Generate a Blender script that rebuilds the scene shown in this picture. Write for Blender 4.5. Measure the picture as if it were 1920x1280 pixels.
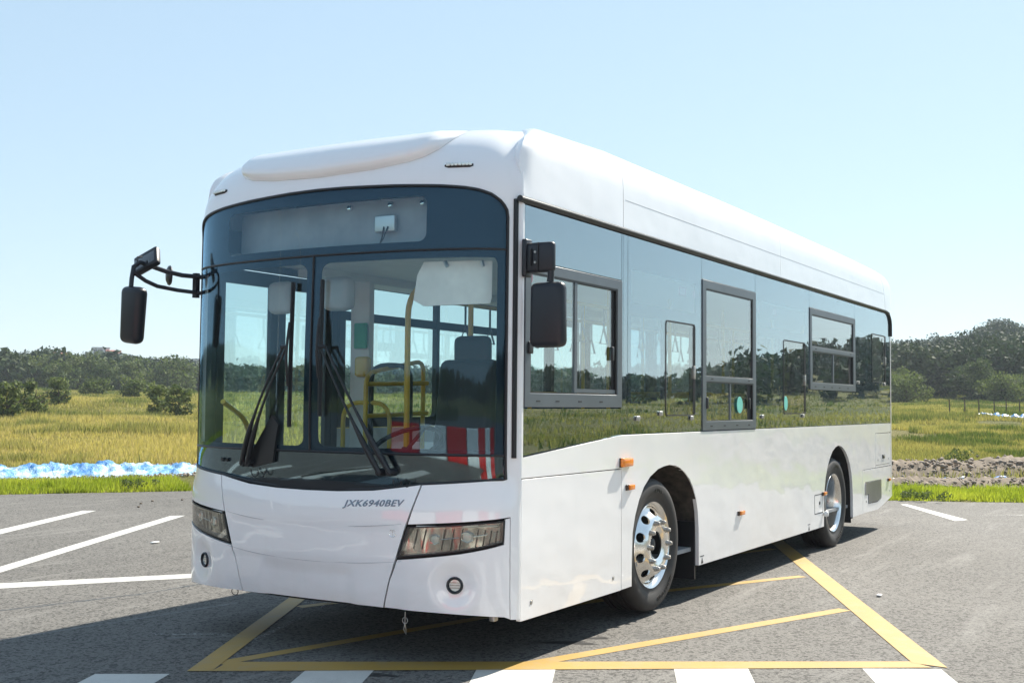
import bpy, math, random
import numpy as np
from mathutils import Vector, Matrix
from mathutils.geometry import delaunay_2d_cdt
PI = math.pi
random.seed(7); rng = np.random.default_rng(11)
for o in list(bpy.data.objects): bpy.data.objects.remove(o)
scn = bpy.context.scene
COL = scn.collection

# ------------------------------------------------------------------ camera
YAW, PITCH, ROLL = 0.53310, 0.05290, 0.0086
cf = Vector((math.cos(YAW)*math.cos(PITCH), math.sin(YAW)*math.cos(PITCH), math.sin(PITCH)))
cr = Vector((math.sin(YAW), -math.cos(YAW), 0)); cu = cr.cross(cf)
cr2 = cr*math.cos(ROLL)+cu*math.sin(ROLL); cu2 = -cr*math.sin(ROLL)+cu*math.cos(ROLL)
CAMP = Vector((-5.8484, -3.3806, 1.5042))
cam = bpy.data.cameras.new('camera'); cam.lens = 2188.56/1920*36; cam.sensor_width = 36
cam.clip_start = 0.1; cam.clip_end = 3000
co = bpy.data.objects.new('camera', cam); COL.objects.link(co)
M = Matrix((cr2, cu2, -cf)).transposed().to_4x4(); M.translation = CAMP
co.matrix_world = M; scn.camera = co

# ------------------------------------------------------------------ light
SUNV = Vector((1.1, -0.19, 1.0)).normalized()       # towards the sun
elev = math.asin(SUNV.z); azim = math.atan2(SUNV.y, SUNV.x)
w = bpy.data.worlds.new('World'); scn.world = w; w.use_nodes = True
nt = w.node_tree; bg = nt.nodes['Background']
sky = nt.nodes.new('ShaderNodeTexSky'); sky.sky_type = 'NISHITA'; sky.sun_disc = False
sky.sun_elevation = elev; sky.sun_rotation = PI/2-azim; sky.air_density = 1.0; sky.dust_density = 0.2; sky.ozone_density = 1.0
sky.altitude = 0
gm = nt.nodes.new('ShaderNodeGamma'); gm.inputs[1].default_value = .36      # compresses sky brightness: softer contrast between sun side and far side
hs = nt.nodes.new('ShaderNodeMix'); hs.data_type = 'RGBA'; hs.blend_type = 'MULTIPLY'; hs.inputs[0].default_value = 1; hs.inputs[7].default_value = (1.68, 2.00, 2.20, 1)
nt.links.new(sky.outputs[0], gm.inputs[0]); nt.links.new(gm.outputs[0], hs.inputs[6]); nt.links.new(hs.outputs[2], bg.inputs[0]); bg.inputs[1].default_value = 0.10
sl = bpy.data.lights.new('sun', 'SUN'); sl.energy = 4.6; sl.angle = math.radians(0.5); sl.color = (1, .93, .82)
so = bpy.data.objects.new('sun', sl); COL.objects.link(so)
so.rotation_euler = SUNV.to_track_quat('Z', 'Y').to_euler()
scn.view_settings.view_transform = 'Standard'; scn.view_settings.look = 'None'
scn.view_settings.exposure = 1.22; scn.view_settings.gamma = 1
scn.cycles.max_bounces = 10; scn.cycles.transparent_max_bounces = 24; scn.cycles.glossy_bounces = 5

# ------------------------------------------------------------------ materials
def newmat(name):
    m = bpy.data.materials.new(name); m.use_nodes = True
    return m, m.node_tree, m.node_tree.nodes['Principled BSDF']
def node(t, kind, **kw):
    n = t.nodes.new(kind)
    for k, v in kw.items():
        if k.startswith('i_'): n.inputs[int(k[2:])].default_value = v
        else: setattr(n, k, v)
    return n
def coords(t, scale=(1,1,1)):
    tc = node(t, 'ShaderNodeTexCoord'); mp = node(t, 'ShaderNodeMapping')
    t.links.new(tc.outputs['Object'], mp.inputs[0]); mp.inputs['Scale'].default_value = scale
    return mp.outputs[0]
def noise(t, vec, scale, detail=3, rough=.55):
    n = node(t, 'ShaderNodeTexNoise'); n.inputs['Scale'].default_value = scale
    n.inputs['Detail'].default_value = detail; n.inputs['Roughness'].default_value = rough
    t.links.new(vec, n.inputs['Vector']); return n.outputs['Fac']
def ramp(t, fac, stops):
    r = node(t, 'ShaderNodeValToRGB'); cr_ = r.color_ramp
    while len(cr_.elements) < len(stops): cr_.elements.new(.5)
    for e, (p, c) in zip(cr_.elements, stops):
        e.position = p; e.color = (*c, 1) if len(c) == 3 else c
    t.links.new(fac, r.inputs[0]); return r.outputs[0]
def mix(t, fac, a, b, mode='MIX'):
    m = node(t, 'ShaderNodeMix', data_type='RGBA', blend_type=mode)
    for s, v in ((m.inputs[0], fac), (m.inputs[6], a), (m.inputs[7], b)):
        if hasattr(v, 'is_output'): t.links.new(v, s)
        elif isinstance(v, (int, float)): s.default_value = v
        else: s.default_value = (*v, 1)
    return m.outputs[2]
def bump(t, bs, h, strength, dist=.01):
    b = node(t, 'ShaderNodeBump'); b.inputs['Strength'].default_value = strength; b.inputs['Distance'].default_value = dist
    t.links.new(h, b.inputs['Height']); t.links.new(b.outputs[0], bs.inputs['Normal'])
    return b.outputs[0]
def simple(name, col, rough=.5, metal=0, coat=0, var=.12, vs=6, bs_=0, bscale=80, spec=None):
    m, t, b = newmat(name); v = coords(t)
    f = noise(t, v, vs, 4)
    a = tuple(c*(1-var) for c in col); d = tuple(min(1, c*(1+var)) for c in col)
    t.links.new(ramp(t, f, [(.3, a), (.7, d)]), b.inputs['Base Color'])
    b.inputs['Roughness'].default_value = rough; b.inputs['Metallic'].default_value = metal
    b.inputs['Coat Weight'].default_value = coat; b.inputs['Coat Roughness'].default_value = .03
    if spec is not None: b.inputs['Specular IOR Level'].default_value = spec
    if bs_: bump(t, b, noise(t, v, bscale, 3), bs_, .004)
    return m
def paint():
    m, t, b = newmat('white_paint'); v = coords(t)
    base = ramp(t, noise(t, v, 1.7, 5, .6), [(.25, (.885,.885,.885)), (.75, (.90,.90,.90))])
    # faint dust film, streaky towards the bottom of the panels
    v2 = coords(t, (7, 7, .5)); f2 = ramp(t, noise(t, v2, 3, 4), [(.55, (0,0,0)), (.9, (.12,.12,.12))])
    base = mix(t, f2, base, (.62,.59,.53))
    tc_ = node(t, 'ShaderNodeTexCoord'); sx = node(t, 'ShaderNodeSeparateXYZ'); t.links.new(tc_.outputs['Object'], sx.inputs[0])
    mr = node(t, 'ShaderNodeMapRange'); mr.inputs[1].default_value = .75; mr.inputs[2].default_value = .26; t.links.new(sx.outputs[2], mr.inputs[0])
    mu = node(t, 'ShaderNodeMath', operation='MULTIPLY'); t.links.new(mr.outputs[0], mu.inputs[0]); t.links.new(ramp(t, noise(t, coords(t, (1,1,2.5)), 5, 6, .7), [(.35, (0,0,0)), (.8, (.22,.22,.22))]), mu.inputs[1])
    t.links.new(mix(t, mu.outputs[0], base, (.50,.46,.40)), b.inputs['Base Color'])
    b.inputs['Roughness'].default_value = .32
    b.inputs['Coat Weight'].default_value = 1; b.inputs['Coat Roughness'].default_value = .02
    b.inputs['Coat IOR'].default_value = 1.6
    n = bump(t, b, noise(t, coords(t, (1, 1, 1.6)), 1.6, 2, .45), .55, .02)
    t.links.new(n, b.inputs['Coat Normal'])
    return m
def glass(name, tint, f0=.09, wave=.15, film=0.0, filmcol=(.5,.55,.55), refl=(1,1,1)):
    m = bpy.data.materials.new(name); m.use_nodes = True; t = m.node_tree
    for n in list(t.nodes): t.nodes.remove(n)
    out = node(t, 'ShaderNodeOutputMaterial'); ms = node(t, 'ShaderNodeMixShader')
    tr = node(t, 'ShaderNodeBsdfTransparent'); tr.inputs[0].default_value = (*tint, 1)
    gl = node(t, 'ShaderNodeBsdfGlossy'); gl.inputs['Roughness'].default_value = 0.005; gl.inputs[0].default_value = (*refl,1)
    bp = node(t, 'ShaderNodeBump'); bp.inputs['Strength'].default_value = wave; bp.inputs['Distance'].default_value = .01
    t.links.new(noise(t, coords(t), 1.3, 1), bp.inputs['Height']); t.links.new(bp.outputs[0], gl.inputs['Normal'])
    g = node(t, 'ShaderNodeNewGeometry'); d = node(t, 'ShaderNodeVectorMath', operation='DOT_PRODUCT')
    t.links.new(g.outputs['Normal'], d.inputs[0]); t.links.new(g.outputs['Incoming'], d.inputs[1])
    a = node(t, 'ShaderNodeMath', operation='ABSOLUTE'); t.links.new(d.outputs['Value'], a.inputs[0])
    s = node(t, 'ShaderNodeMath', operation='SUBTRACT'); s.inputs[0].default_value = 1; t.links.new(a.outputs[0], s.inputs[1])
    p = node(t, 'ShaderNodeMath', operation='POWER'); t.links.new(s.outputs[0], p.inputs[0]); p.inputs[1].default_value = 4.2
    ma = node(t, 'ShaderNodeMath', operation='MULTIPLY_ADD'); t.links.new(p.outputs[0], ma.inputs[0]); ma.inputs[1].default_value = 1-f0; ma.inputs[2].default_value = f0
    t.links.new(ma.outputs[0], ms.inputs[0]); t.links.new(tr.outputs[0], ms.inputs[1]); t.links.new(gl.outputs[0], ms.inputs[2])
    fin = ms
    if film:
        df = node(t, 'ShaderNodeBsdfDiffuse'); df.inputs[0].default_value = (*filmcol, 1)
        m2 = node(t, 'ShaderNodeMixShader'); m2.inputs[0].default_value = film
        t.links.new(ms.outputs[0], m2.inputs[1]); t.links.new(df.outputs[0], m2.inputs[2]); fin = m2
    t.links.new(fin.outputs[0], out.inputs[0])
    return m
def lamp_back():
    m, t, b = newmat('lamp_back'); v = coords(t, (1, 1, .6))
    f = noise(t, v, 3.2, 1, .4)
    t.links.new(ramp(t, f, [(.38, (.30,.30,.30)), (.55, (.62,.62,.61)), (.66, (.86,.86,.85))]), b.inputs['Base Color'])
    b.inputs['Metallic'].default_value = .85; b.inputs['Roughness'].default_value = .14; bump(t, b, noise(t, coords(t, (1, 1, .35)), 7, 1), .9, .05); return m
MT = {}
MT['paint'] = paint()
MT['frit'] = simple('black_frit', (.005,.014,.027), .5, 0, 0, .1, spec=.1)
MT['gap'] = simple('shadow_gap_rubber', (.01,.01,.011), .7)
MT['rubber'] = simple('black_rubber', (.012,.012,.014), .42, bs_=.15, bscale=60)
MT['badge'] = simple('badge_chrome', (.20,.23,.28), .22, .7, var=.25, vs=30)
MT['fritgloss'] = simple('black_gloss_band', (.012,.014,.016), .05, 0, 1, .1, spec=1)
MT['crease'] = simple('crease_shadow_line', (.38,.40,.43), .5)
MT['plastic'] = simple('black_plastic', (.012,.014,.017), .38, bs_=.2, bscale=200)
MT['mirror_case'] = simple('mirror_casing_plastic', (.010,.012,.018), .36, bs_=.15, bscale=250, var=.2)
MT['frame'] = simple('grey_window_frame', (.115,.135,.15), .38, .35, var=.08)
MT['alu'] = simple('aluminium', (.55,.56,.57), .3, .9, var=.06)
MT['chrome'] = simple('chrome', (.82,.83,.84), .06, 1, var=.03)
MT['rim'] = simple('polished_rim', (.88,.86,.83), .2, 1, var=.05, vs=14)
MT['steel'] = simple('dull_steel', (.42,.41,.39), .38, .8, var=.2, vs=20)
MT['hub'] = simple('dark_hub', (.035,.038,.045), .45, .3)
MT['orange'] = simple('amber_lens', (.95,.26,.01), .15, 0, .8, var=.12, vs=60)
MT['amberdark'] = simple('amber_base', (.05,.03,.02), .4)
MT['inner_white'] = simple('interior_pale_plastic', (.78,.78,.76), .5, var=.05)
MT['podgrey'] = simple('pod_grey', (.42,.42,.41), .5)
MT['inner_grey'] = simple('interior_grey', (.16,.18,.20), .55)
MT['floor'] = simple('interior_floor', (.30,.31,.32), .6, var=.2)
MT['dark_inner'] = simple('interior_dark', (.03,.033,.037), .55)
MT['yellow'] = simple('yellow_handrail', (.62,.40,.03), .35, 0, .3)
MT['seat'] = simple('seat_fabric', (.05,.09,.16), .8)
MT['seatblack'] = simple('driver_seat', (.02,.022,.025), .6)
MT['under'] = simple('underbody', (.015,.015,.016), .8)
MT['glass'] = glass('window_glass', (.90,.98,.97), .13, .10)
MT['fritglass'] = glass('fritted_glass', (.70,.82,.86), .25, .10, refl=(.92,.98,1))
MT['wsglass'] = glass('windscreen_glass', (.92,.97,.97), .036, .06, .0, (.45,.5,.52), refl=(.50,.76,1))
MT['smoke'] = glass('lamp_cover', (.88,.88,.85), .06, .3)
MT['teal'] = simple('teal_sticker', (.18,.62,.52), .4)
MT['red'] = simple('red_sticker', (.50,.10,.14), .6)
MT['mirror'] = simple('mirror_glass', (.8,.82,.82), .02, 1, var=.01)
MT['green'] = simple('green_sign', (.03,.30,.12), .5)
MT['lampback'] = lamp_back()
MT['led'] = simple('led_lens', (.78,.84,.82), .12, .2, 1)

# ------------------------------------------------------------------ mesh helpers
def resample(poly, sp, closed=True):
    out = []; n = len(poly)
    for i in range(n if closed else n-1):
        a = poly[i]; b = poly[(i+1) % n]; L = math.hypot(b[0]-a[0], b[1]-a[1]); k = max(1, int(math.ceil(L/sp)))
        for j in range(k): out.append((a[0]+(b[0]-a[0])*j/k, a[1]+(b[1]-a[1])*j/k))
    if not closed: out.append(tuple(poly[-1]))
    return out
def inside(pts, poly):
    x, y = pts[:, 0], pts[:, 1]; r = np.zeros(len(pts), bool); n = len(poly)
    for i in range(n):
        x1, y1 = poly[i]; x2, y2 = poly[(i+1) % n]
        if y1 == y2: continue
        c = ((y1 > y) != (y2 > y)) & (x < (x2-x1)*(y-y1)/(y2-y1)+x1); r ^= c
    return r
def edgedist(pts, poly):
    d = np.full(len(pts), 1e9)
    for i in range(len(poly)):
        a = np.array(poly[i]); b = np.array(poly[(i+1) % len(poly)]); ab = b-a; L = ab@ab
        if L == 0: continue
        t = np.clip(((pts-a)@ab)/L, 0, 1); d = np.minimum(d, np.hypot(*(pts-a-t[:, None]*ab).T))
    return d
def tri2d(outer, holes=(), sp=None):
    loops = [list(outer)]+[list(h) for h in holes]
    if sp: loops = [resample(l, sp) for l in loops]
    V = []; E = []
    for l in loops:
        s = len(V); V += l; E += [(s+i, s+(i+1) % len(l)) for i in range(len(l))]
    if sp:
        a = np.array(loops[0]); x0, y0 = a.min(0); x1, y1 = a.max(0)
        gx, gy = np.meshgrid(np.arange(x0+sp/2, x1, sp), np.arange(y0+sp/2, y1, sp)); g = np.stack([gx.ravel(), gy.ravel()], 1)
        ok = inside(g, loops[0]) & (edgedist(g, loops[0]) > sp*.45)
        for h in loops[1:]: ok &= ~inside(g, h) & (edgedist(g, h) > sp*.45)
        V += [tuple(p) for p in g[ok]]
    vo, eo, fo, *_ = delaunay_2d_cdt([Vector((float(a), float(b))) for a, b in V], E, [], 0, 1e-6)
    P2 = np.array([(v.x, v.y) for v in vo]); F = np.array([list(f) for f in fo if len(f) == 3])
    cen = P2[F].mean(1); ok = inside(cen, loops[0])
    for h in loops[1:]: ok &= ~inside(cen, h)
    F = F[ok]
    p = P2[F]; ar = (p[:,1,0]-p[:,0,0])*(p[:,2,1]-p[:,0,1])-(p[:,1,1]-p[:,0,1])*(p[:,2,0]-p[:,0,0])
    F = F[np.abs(ar) > 1e-10]; ar = ar[np.abs(ar) > 1e-10]
    F[ar < 0] = F[ar < 0][:, ::-1]
    return P2, F
def root_of(o):
    while o is not None and o.parent is not None: o = o.parent
    return o
class MB:
    def __init__(s): s.v = []; s.f = []
    def add(s, vs, fs):
        b = len(s.v); s.v += [tuple(map(float, v)) for v in vs]; s.f += [tuple(int(i)+b for i in f) for f in fs]; return s
    def box(s, x0, x1, y0, y1, z0, z1):
        v = [(x, y, z) for x in (x0, x1) for y in (y0, y1) for z in (z0, z1)]
        return s.add(v, [(0,1,3,2), (4,6,7,5), (0,4,5,1), (2,3,7,6), (0,2,6,4), (1,5,7,3)])
    def solid(s, outer, holes, fn0, fn1, sp=None):
        """extrude a 2D shape between two mapped layers; fn0 outer face, fn1 inner face"""
        P2, F = tri2d(outer, holes, sp); n = len(P2)
        v = [fn0(*p) for p in P2]+[fn1(*p) for p in P2]
        cnt = {}
        for f in F:
            for i in range(3):
                e = (f[i], f[(i+1) % 3]); cnt[e] = 1
        bnd = [e for e in cnt if (e[1], e[0]) not in cnt]
        fs = [tuple(f) for f in F]+[tuple(x+n for x in f[::-1]) for f in F]+[(b, a, a+n, b+n) for a, b in bnd]
        return s.add(v, fs)
    def plate(s, outer, y0, y1, holes=(), sp=None):      # in the xz plane, between y0 and y1
        return s.solid(outer, holes, lambda x, z: (x, y0, z), lambda x, z: (x, y1, z), sp)
    def rect(s, x0, x1, z0, z1, y0, y1, holes=()):
        return s.plate([(x0,z0),(x1,z0),(x1,z1),(x0,z1)], y0, y1, [[(a,c),(b,c),(b,d),(a,d)] for a,b,c,d in holes])
    def tube(s, pts, r, n=8, closed=False, ry=None):
        pts = [Vector(p) for p in pts]; N = len(pts); rings = []; up = None
        for i, p in enumerate(pts):
            if closed: d = pts[(i+1) % N]-pts[i-1]
            else: d = pts[min(i+1, N-1)]-pts[max(i-1, 0)]
            d.normalize()
            if up is None: up = Vector((0,0,1)) if abs(d.z) < .9 else Vector((1,0,0))
            a = d.cross(up).normalized(); b = a.cross(d).normalized(); up = b
            rr = r[i] if isinstance(r, (list, tuple)) else r
            rings.append([p+a*rr*math.cos(2*PI*k/n)+b*(ry or rr)*math.sin(2*PI*k/n) for k in range(n)])
        v = [q for rg in rings for q in rg]; f = []
        for i in range(N if closed else N-1):
            j = (i+1) % N
            for k in range(n): f.append((i*n+k, i*n+(k+1) % n, j*n+(k+1) % n, j*n+k))
        if not closed: f += [tuple(range(n-1, -1, -1)), tuple((N-1)*n+k for k in range(n))]
        return s.add(v, f)
    def lathe(s, prof, c, n=48, ax='y', closed=False):   # prof: (radius, height along axis)
        v = []
        for r, h in prof:
            for k in range(n):
                a = 2*PI*k/n; ca, sa = r*math.cos(a), r*math.sin(a)
                v.append({'y': (c[0]+ca, c[1]+h, c[2]+sa), 'z': (c[0]+ca, c[1]+sa, c[2]+h), 'x': (c[0]+h, c[1]+ca, c[2]+sa)}[ax])
        f = []; m = len(prof)
        for i in range(m if closed else m-1):
            j = (i+1) % m
            for k in range(n): f.append((i*n+k, i*n+(k+1) % n, j*n+(k+1) % n, j*n+k))
        return s.add(v, f)
    def grid(s, fn, nu, nv, wrap=False):
        v = [fn(i/(nu-1), j/(nv-1)) for i in range(nu) for j in range(nv)]
        return s.add(v, [(i*nv+j, (i+1)*nv+j, (i+1)*nv+j+1, i*nv+j+1) for i in range(nu-1) for j in range(nv-1)])
    def rbox(s, c, size, r=.03, rot=None, n=3, taper=0):  # box with rounded edges (superellipsoid-like)
        hx, hy, hz = [x/2 for x in size]; r = min(r, hx*.98, hy*.98, hz*.98); vs = []; fs = []
        def ax(h):
            a = [-h]+[-h+r*(1-math.cos(PI/2*i/n)) for i in range(1, n+1)]; return a+[-x for x in reversed(a)]
        K = 2*n+2
        nodes = {}
        def pt(x, y, z):
            q = Vector((x, y, z)); cl = Vector((max(-hx+r, min(hx-r, x)), max(-hy+r, min(hy-r, y)), max(-hz+r, min(hz-r, z))))
            d = q-cl
            if d.length > 1e-9: q = cl+d.normalized()*r
            if taper: k = 1+taper*(q.z/hz); q.x *= k; q.y *= k
            return q
        A = [ax(hx), ax(hy), ax(hz)]; dims = (hx, hy, hz)
        for a in range(3):
            b, c_ = (a+1) % 3, (a+2) % 3
            for sg in (-1, 1):
                base = len(vs)
                for i in range(K):
                    for j in range(K):
                        p = [0,0,0]; p[a] = sg*dims[a]; p[b] = A[b][i]; p[c_] = A[c_][j]; vs.append(pt(*p))
                for i in range(K-1):
                    for j in range(K-1):
                        q = (base+i*K+j, base+(i+1)*K+j, base+(i+1)*K+j+1, base+i*K+j+1); fs.append(q if sg > 0 else q[::-1])
        R = rot if rot is not None else Matrix.Identity(3)
        return s.add([R @ p+Vector(c) for p in vs], fs)
    def build(s, name, mat, parent=None, label=None, ang=35, merge=True, bevel=0, flip=False):
        me = bpy.data.meshes.new(name)
        r = root_of(parent); off = Vector(r.location) if r else Vector((0,0,0))
        v = np.array(s.v, float)-np.array(off)
        me.from_pydata(v.tolist(), [], s.f); me.update()
        import bmesh
        bm = bmesh.new(); bm.from_mesh(me)
        if merge: bmesh.ops.remove_doubles(bm, verts=bm.verts, dist=1e-5)
        bmesh.ops.recalc_face_normals(bm, faces=bm.faces)
        if flip: bmesh.ops.reverse_faces(bm, faces=bm.faces)
        bm.to_mesh(me); bm.free()
        me.polygons.foreach_set('use_smooth', [True]*len(me.polygons)); me.set_sharp_from_angle(angle=math.radians(ang))
        me.materials.append(MT[mat] if isinstance(mat, str) else mat)
        o = bpy.data.objects.new(name, me); COL.objects.link(o)
        if parent is not None: o.parent = parent
        if label: o['label'] = label
        if bevel:
            b = o.modifiers.new('bevel', 'BEVEL'); b.width = bevel; b.segments = 2; b.limit_method = 'ANGLE'; b.angle_limit = math.radians(50)
        return o
def thing(name, label, cat, loc=(0,0,0), group=None):
    o = bpy.data.objects.new(name, None); COL.objects.link(o); o.location = loc; o.empty_display_size = .2
    o['label'] = label; o['category'] = cat
    if group: o['group'] = group
    return o
def tag(o, label=None, cat=None, group=None, kind=None):
    for k, v in (('label', label), ('category', cat), ('group', group), ('kind', kind)):
        if v: o[k] = v
    return o
def rrect(x0, x1, z0, z1, r=.04, n=5):
    p = []
    for cx, cz, a0 in ((x1-r, z0+r, -90), (x1-r, z1-r, 0), (x0+r, z1-r, 90), (x0+r, z0+r, 180)):
        for i in range(n+1):
            a = math.radians(a0+90*i/n); p.append((cx+r*math.cos(a), cz+r*math.sin(a)))
    return p
def arc(cx, cz, rx, rz, a0, a1, n): return [(cx+rx*math.cos(math.radians(a0+(a1-a0)*i/n)), cz+rz*math.sin(math.radians(a0+(a1-a0)*i/n))) for i in range(n+1)]

# ------------------------------------------------------------------ bus
W = 2.55
bus = thing('city_bus', 'white single deck city bus parked across the yellow box marking', 'bus', (4.7, W/2, 0))

def table(pts):
    z = np.arange(.1, 3.6, .01); a = np.interp(z, [p[0] for p in pts], [p[1] for p in pts])
    k = np.ones(13)/13; a2 = np.convolve(np.pad(a, 6, mode='edge'), k, 'valid'); a2 = np.convolve(np.pad(a2, 6, mode='edge'), k, 'valid')
    return lambda x: float(np.interp(x, z, a2))
A_body = table([(.2,.34),(.27,.362),(.35,.385),(.6,.40),(.85,.405),(.95,.395),(1.02,.376),(1.10,.364),(1.4,.368),(1.7,.368),(2.4,.354),(2.72,.346),(3.5,.346)])
A_glass = table([(.9,.312),(1.0,.333),(1.1,.349),(1.2,.359),(1.35,.364),(1.5,.365),(1.8,.363),(2.4,.350),(2.72,.342),(3.5,.342)])
ZD, RZ, RY, RX = 2.72, .49, .30, .50
VT = ZD+RZ*PI/2
def sstep(a, b, x):
    t = min(1, max(0, (x-a)/(b-a))); return t*t*(3-2*t)
def vlow_(u): return float(np.interp(u, [0,.31,.52,.62,.70,.76,.84], [2.887,2.905,2.94,2.975,3.03,3.11,3.22]))
def P0(th, v, tab):
    if v <= ZD: k, z, xx = 0, v, 0
    else:
        f = min((v-ZD)/RZ, PI/2); k = 1-math.cos(f); z = ZD+RZ*math.sin(f); xx = max(0, v-VT)
    hw = W/2-RY*k
    y = W/2-hw*math.cos(th); tt = max(0, min(th, PI-th))/.22        # the corners round off more from the glass upward
    y += (1 if th < PI/2 else -1)*.036*(tt*math.exp(1-tt))**2*sstep(.88, 1.12, v)
    return Vector((-tab(z)*math.sin(th)*(1-.3*k)+RX*k+xx, y, z))
def nrm(th, v, tab):
    e = 2e-3; a = P0(min(PI, th+e), v, tab)-P0(max(0, th-e), v, tab); b = P0(th, v+e, tab)-P0(th, v-e, tab)
    n = b.cross(a); n.normalize()
    if n.x > 0 and v < VT-.1: n = -n
    if v >= VT-.1 and n.z < 0: n = -n
    return n
FOGS = [P0(.69, .467, A_body), P0(PI-.69, .467, A_body)]
def body_disp(th, v, p):
    d = 0
    if v < 1.1:
        u = abs(th-PI/2)
        if u < .62:
            s = 1-sstep(.5, .6, u)
            d += s*(-.006*(1-sstep(.772, .784, v+.0*u))-.005*(1-sstep(.556, .568, v)))
            d += -.012*(1-sstep(.24, .30, u))*(1-sstep(.50, .54, v))     # plate recess
        for q in FOGS:
            r = (Vector(p)-q).length
            d += -.024*(1-sstep(.05, .16, r))
    return d
def BP(off=0.0, disp=True):
    def f(th, v):
        p = P0(th, v, A_body); n = nrm(th, v, A_body)
        return p+n*(off+(body_disp(th, v, p) if disp else 0))
    return f
def GP(off=0.0):
    return lambda th, v: P0(th, v, A_glass)+nrm(th, v, A_glass)*off
mir = lambda pts: [(PI-a, b) for a, b in pts]
SEAM = [(.91,1.03),(.945,.92),(.982,.808),(1.041,.613),(1.086,.478),(1.125,.315)]
GB = [(.205,1.066),(.35,1.064),(.60,1.050),(.91,1.03)]                  # glass bottom, corner to hood seam
GBc = [(.91,1.03),(1.18,.993),(1.38,.98),(PI/2,.977)]
GT = [(.206,2.585),(.222,2.625),(.26,2.652),(.31,2.677),(.427,2.716),(.554,2.741),(.66,2.755),(.826,2.770),(1.103,2.787),(1.4,2.80),(PI/2,2.803)]
def botz(th): return .285+.035*math.sin(th)
g = .004
# the white shell: corner pillars, wings above the lamps and the roof dome in one
outer = [(0,.272),(.192,.278),(.192,.858),(.974,.806)]+[(a-.006, b) for a, b in SEAM[::-1] if b > .81]
outer += GB[::-1][1:]+GT
left = mir(outer); full = outer+left[::-1][1:]+[(PI, VT+.9), (0, VT+.9)]
seen = []; [seen.append(p) for p in full if not seen or (abs(p[0]-seen[-1][0])+abs(p[1]-seen[-1][1])) > 1e-5]
MB().solid(seen, [], BP(0), BP(-.035, False), .024).build('front_shell', 'paint', bus, ang=40)
# brow above the screen, lofted along its own lower edge
def brow(a, b):
    th = PI/2+(a-.5)*2*.84; u = abs(th-PI/2); v0 = vlow_(u)-.004
    s_ = b**1.9; v = v0+(3.42-v0)*s_
    d = .0012+.058*(1-sstep(.62, .84, u))*math.sin(PI/2*min(1, s_/.11))*(1-sstep(.18, .85, s_))
    v_ = v-.012*math.sin(PI*min(1, s_/.11))*(1-sstep(.62, .84, u))
    return P0(th, v_, A_body)+nrm(th, v, A_body)*d
MB().grid(brow, 120, 60).build('roof_brow', 'paint', bus, ang=80)
# hood flap
hood = [(a+g, b) for a, b in SEAM]; hood = hood+[(th, botz(th)) for th in np.linspace(1.125+g, PI-1.125-g, 20)][1:-1]
hood += [(PI-a-g, b) for a, b in SEAM[::-1]]+[(a, b-.004) for a, b in mir(GBc)][1:]+[(a, b-.004) for a, b in GBc[::-1]][1:-1]
MB().solid(hood, [], BP(.001), BP(-.02), .028).build('hood_flap', 'paint', bus, ang=40)
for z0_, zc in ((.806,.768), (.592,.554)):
    MB().tube([BP(.0002)(t, zc+(z0_-zc)*((t-PI/2)/.56)**2) for t in np.linspace(PI/2-.56, PI/2+.56, 44)], .0016, 5).build('hood_crease_shade', MT['crease'], bus)  # thin grey tubes paint the shade line along each crease
# lower corners with fog lamp dishes
for sgn in (0, 1):
    pts = [(.204,.282)]+[(th, botz(th)) for th in np.linspace(.204, 1.12, 14)][1:]
    pts += [(a-g-.001, b) for a, b in SEAM[::-1] if b < .612]+[(1.036,.598),(.66,.645),(.272,.702),(.258,.846),(.204,.850)]
    if sgn: pts = mir(pts)
    MB().solid(pts, [], BP(.001), BP(-.02), .028).build('bumper_corner', 'paint', bus, ang=40)
# dark backing behind all the joints
bk = [(0.02,.30),(PI-.02,.30),(PI-.02,1.2),(.02,1.2)]
MB().solid(bk, [], BP(-.042, False), BP(-.05, False), .06).build('joint_backing', 'gap', bus)
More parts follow.
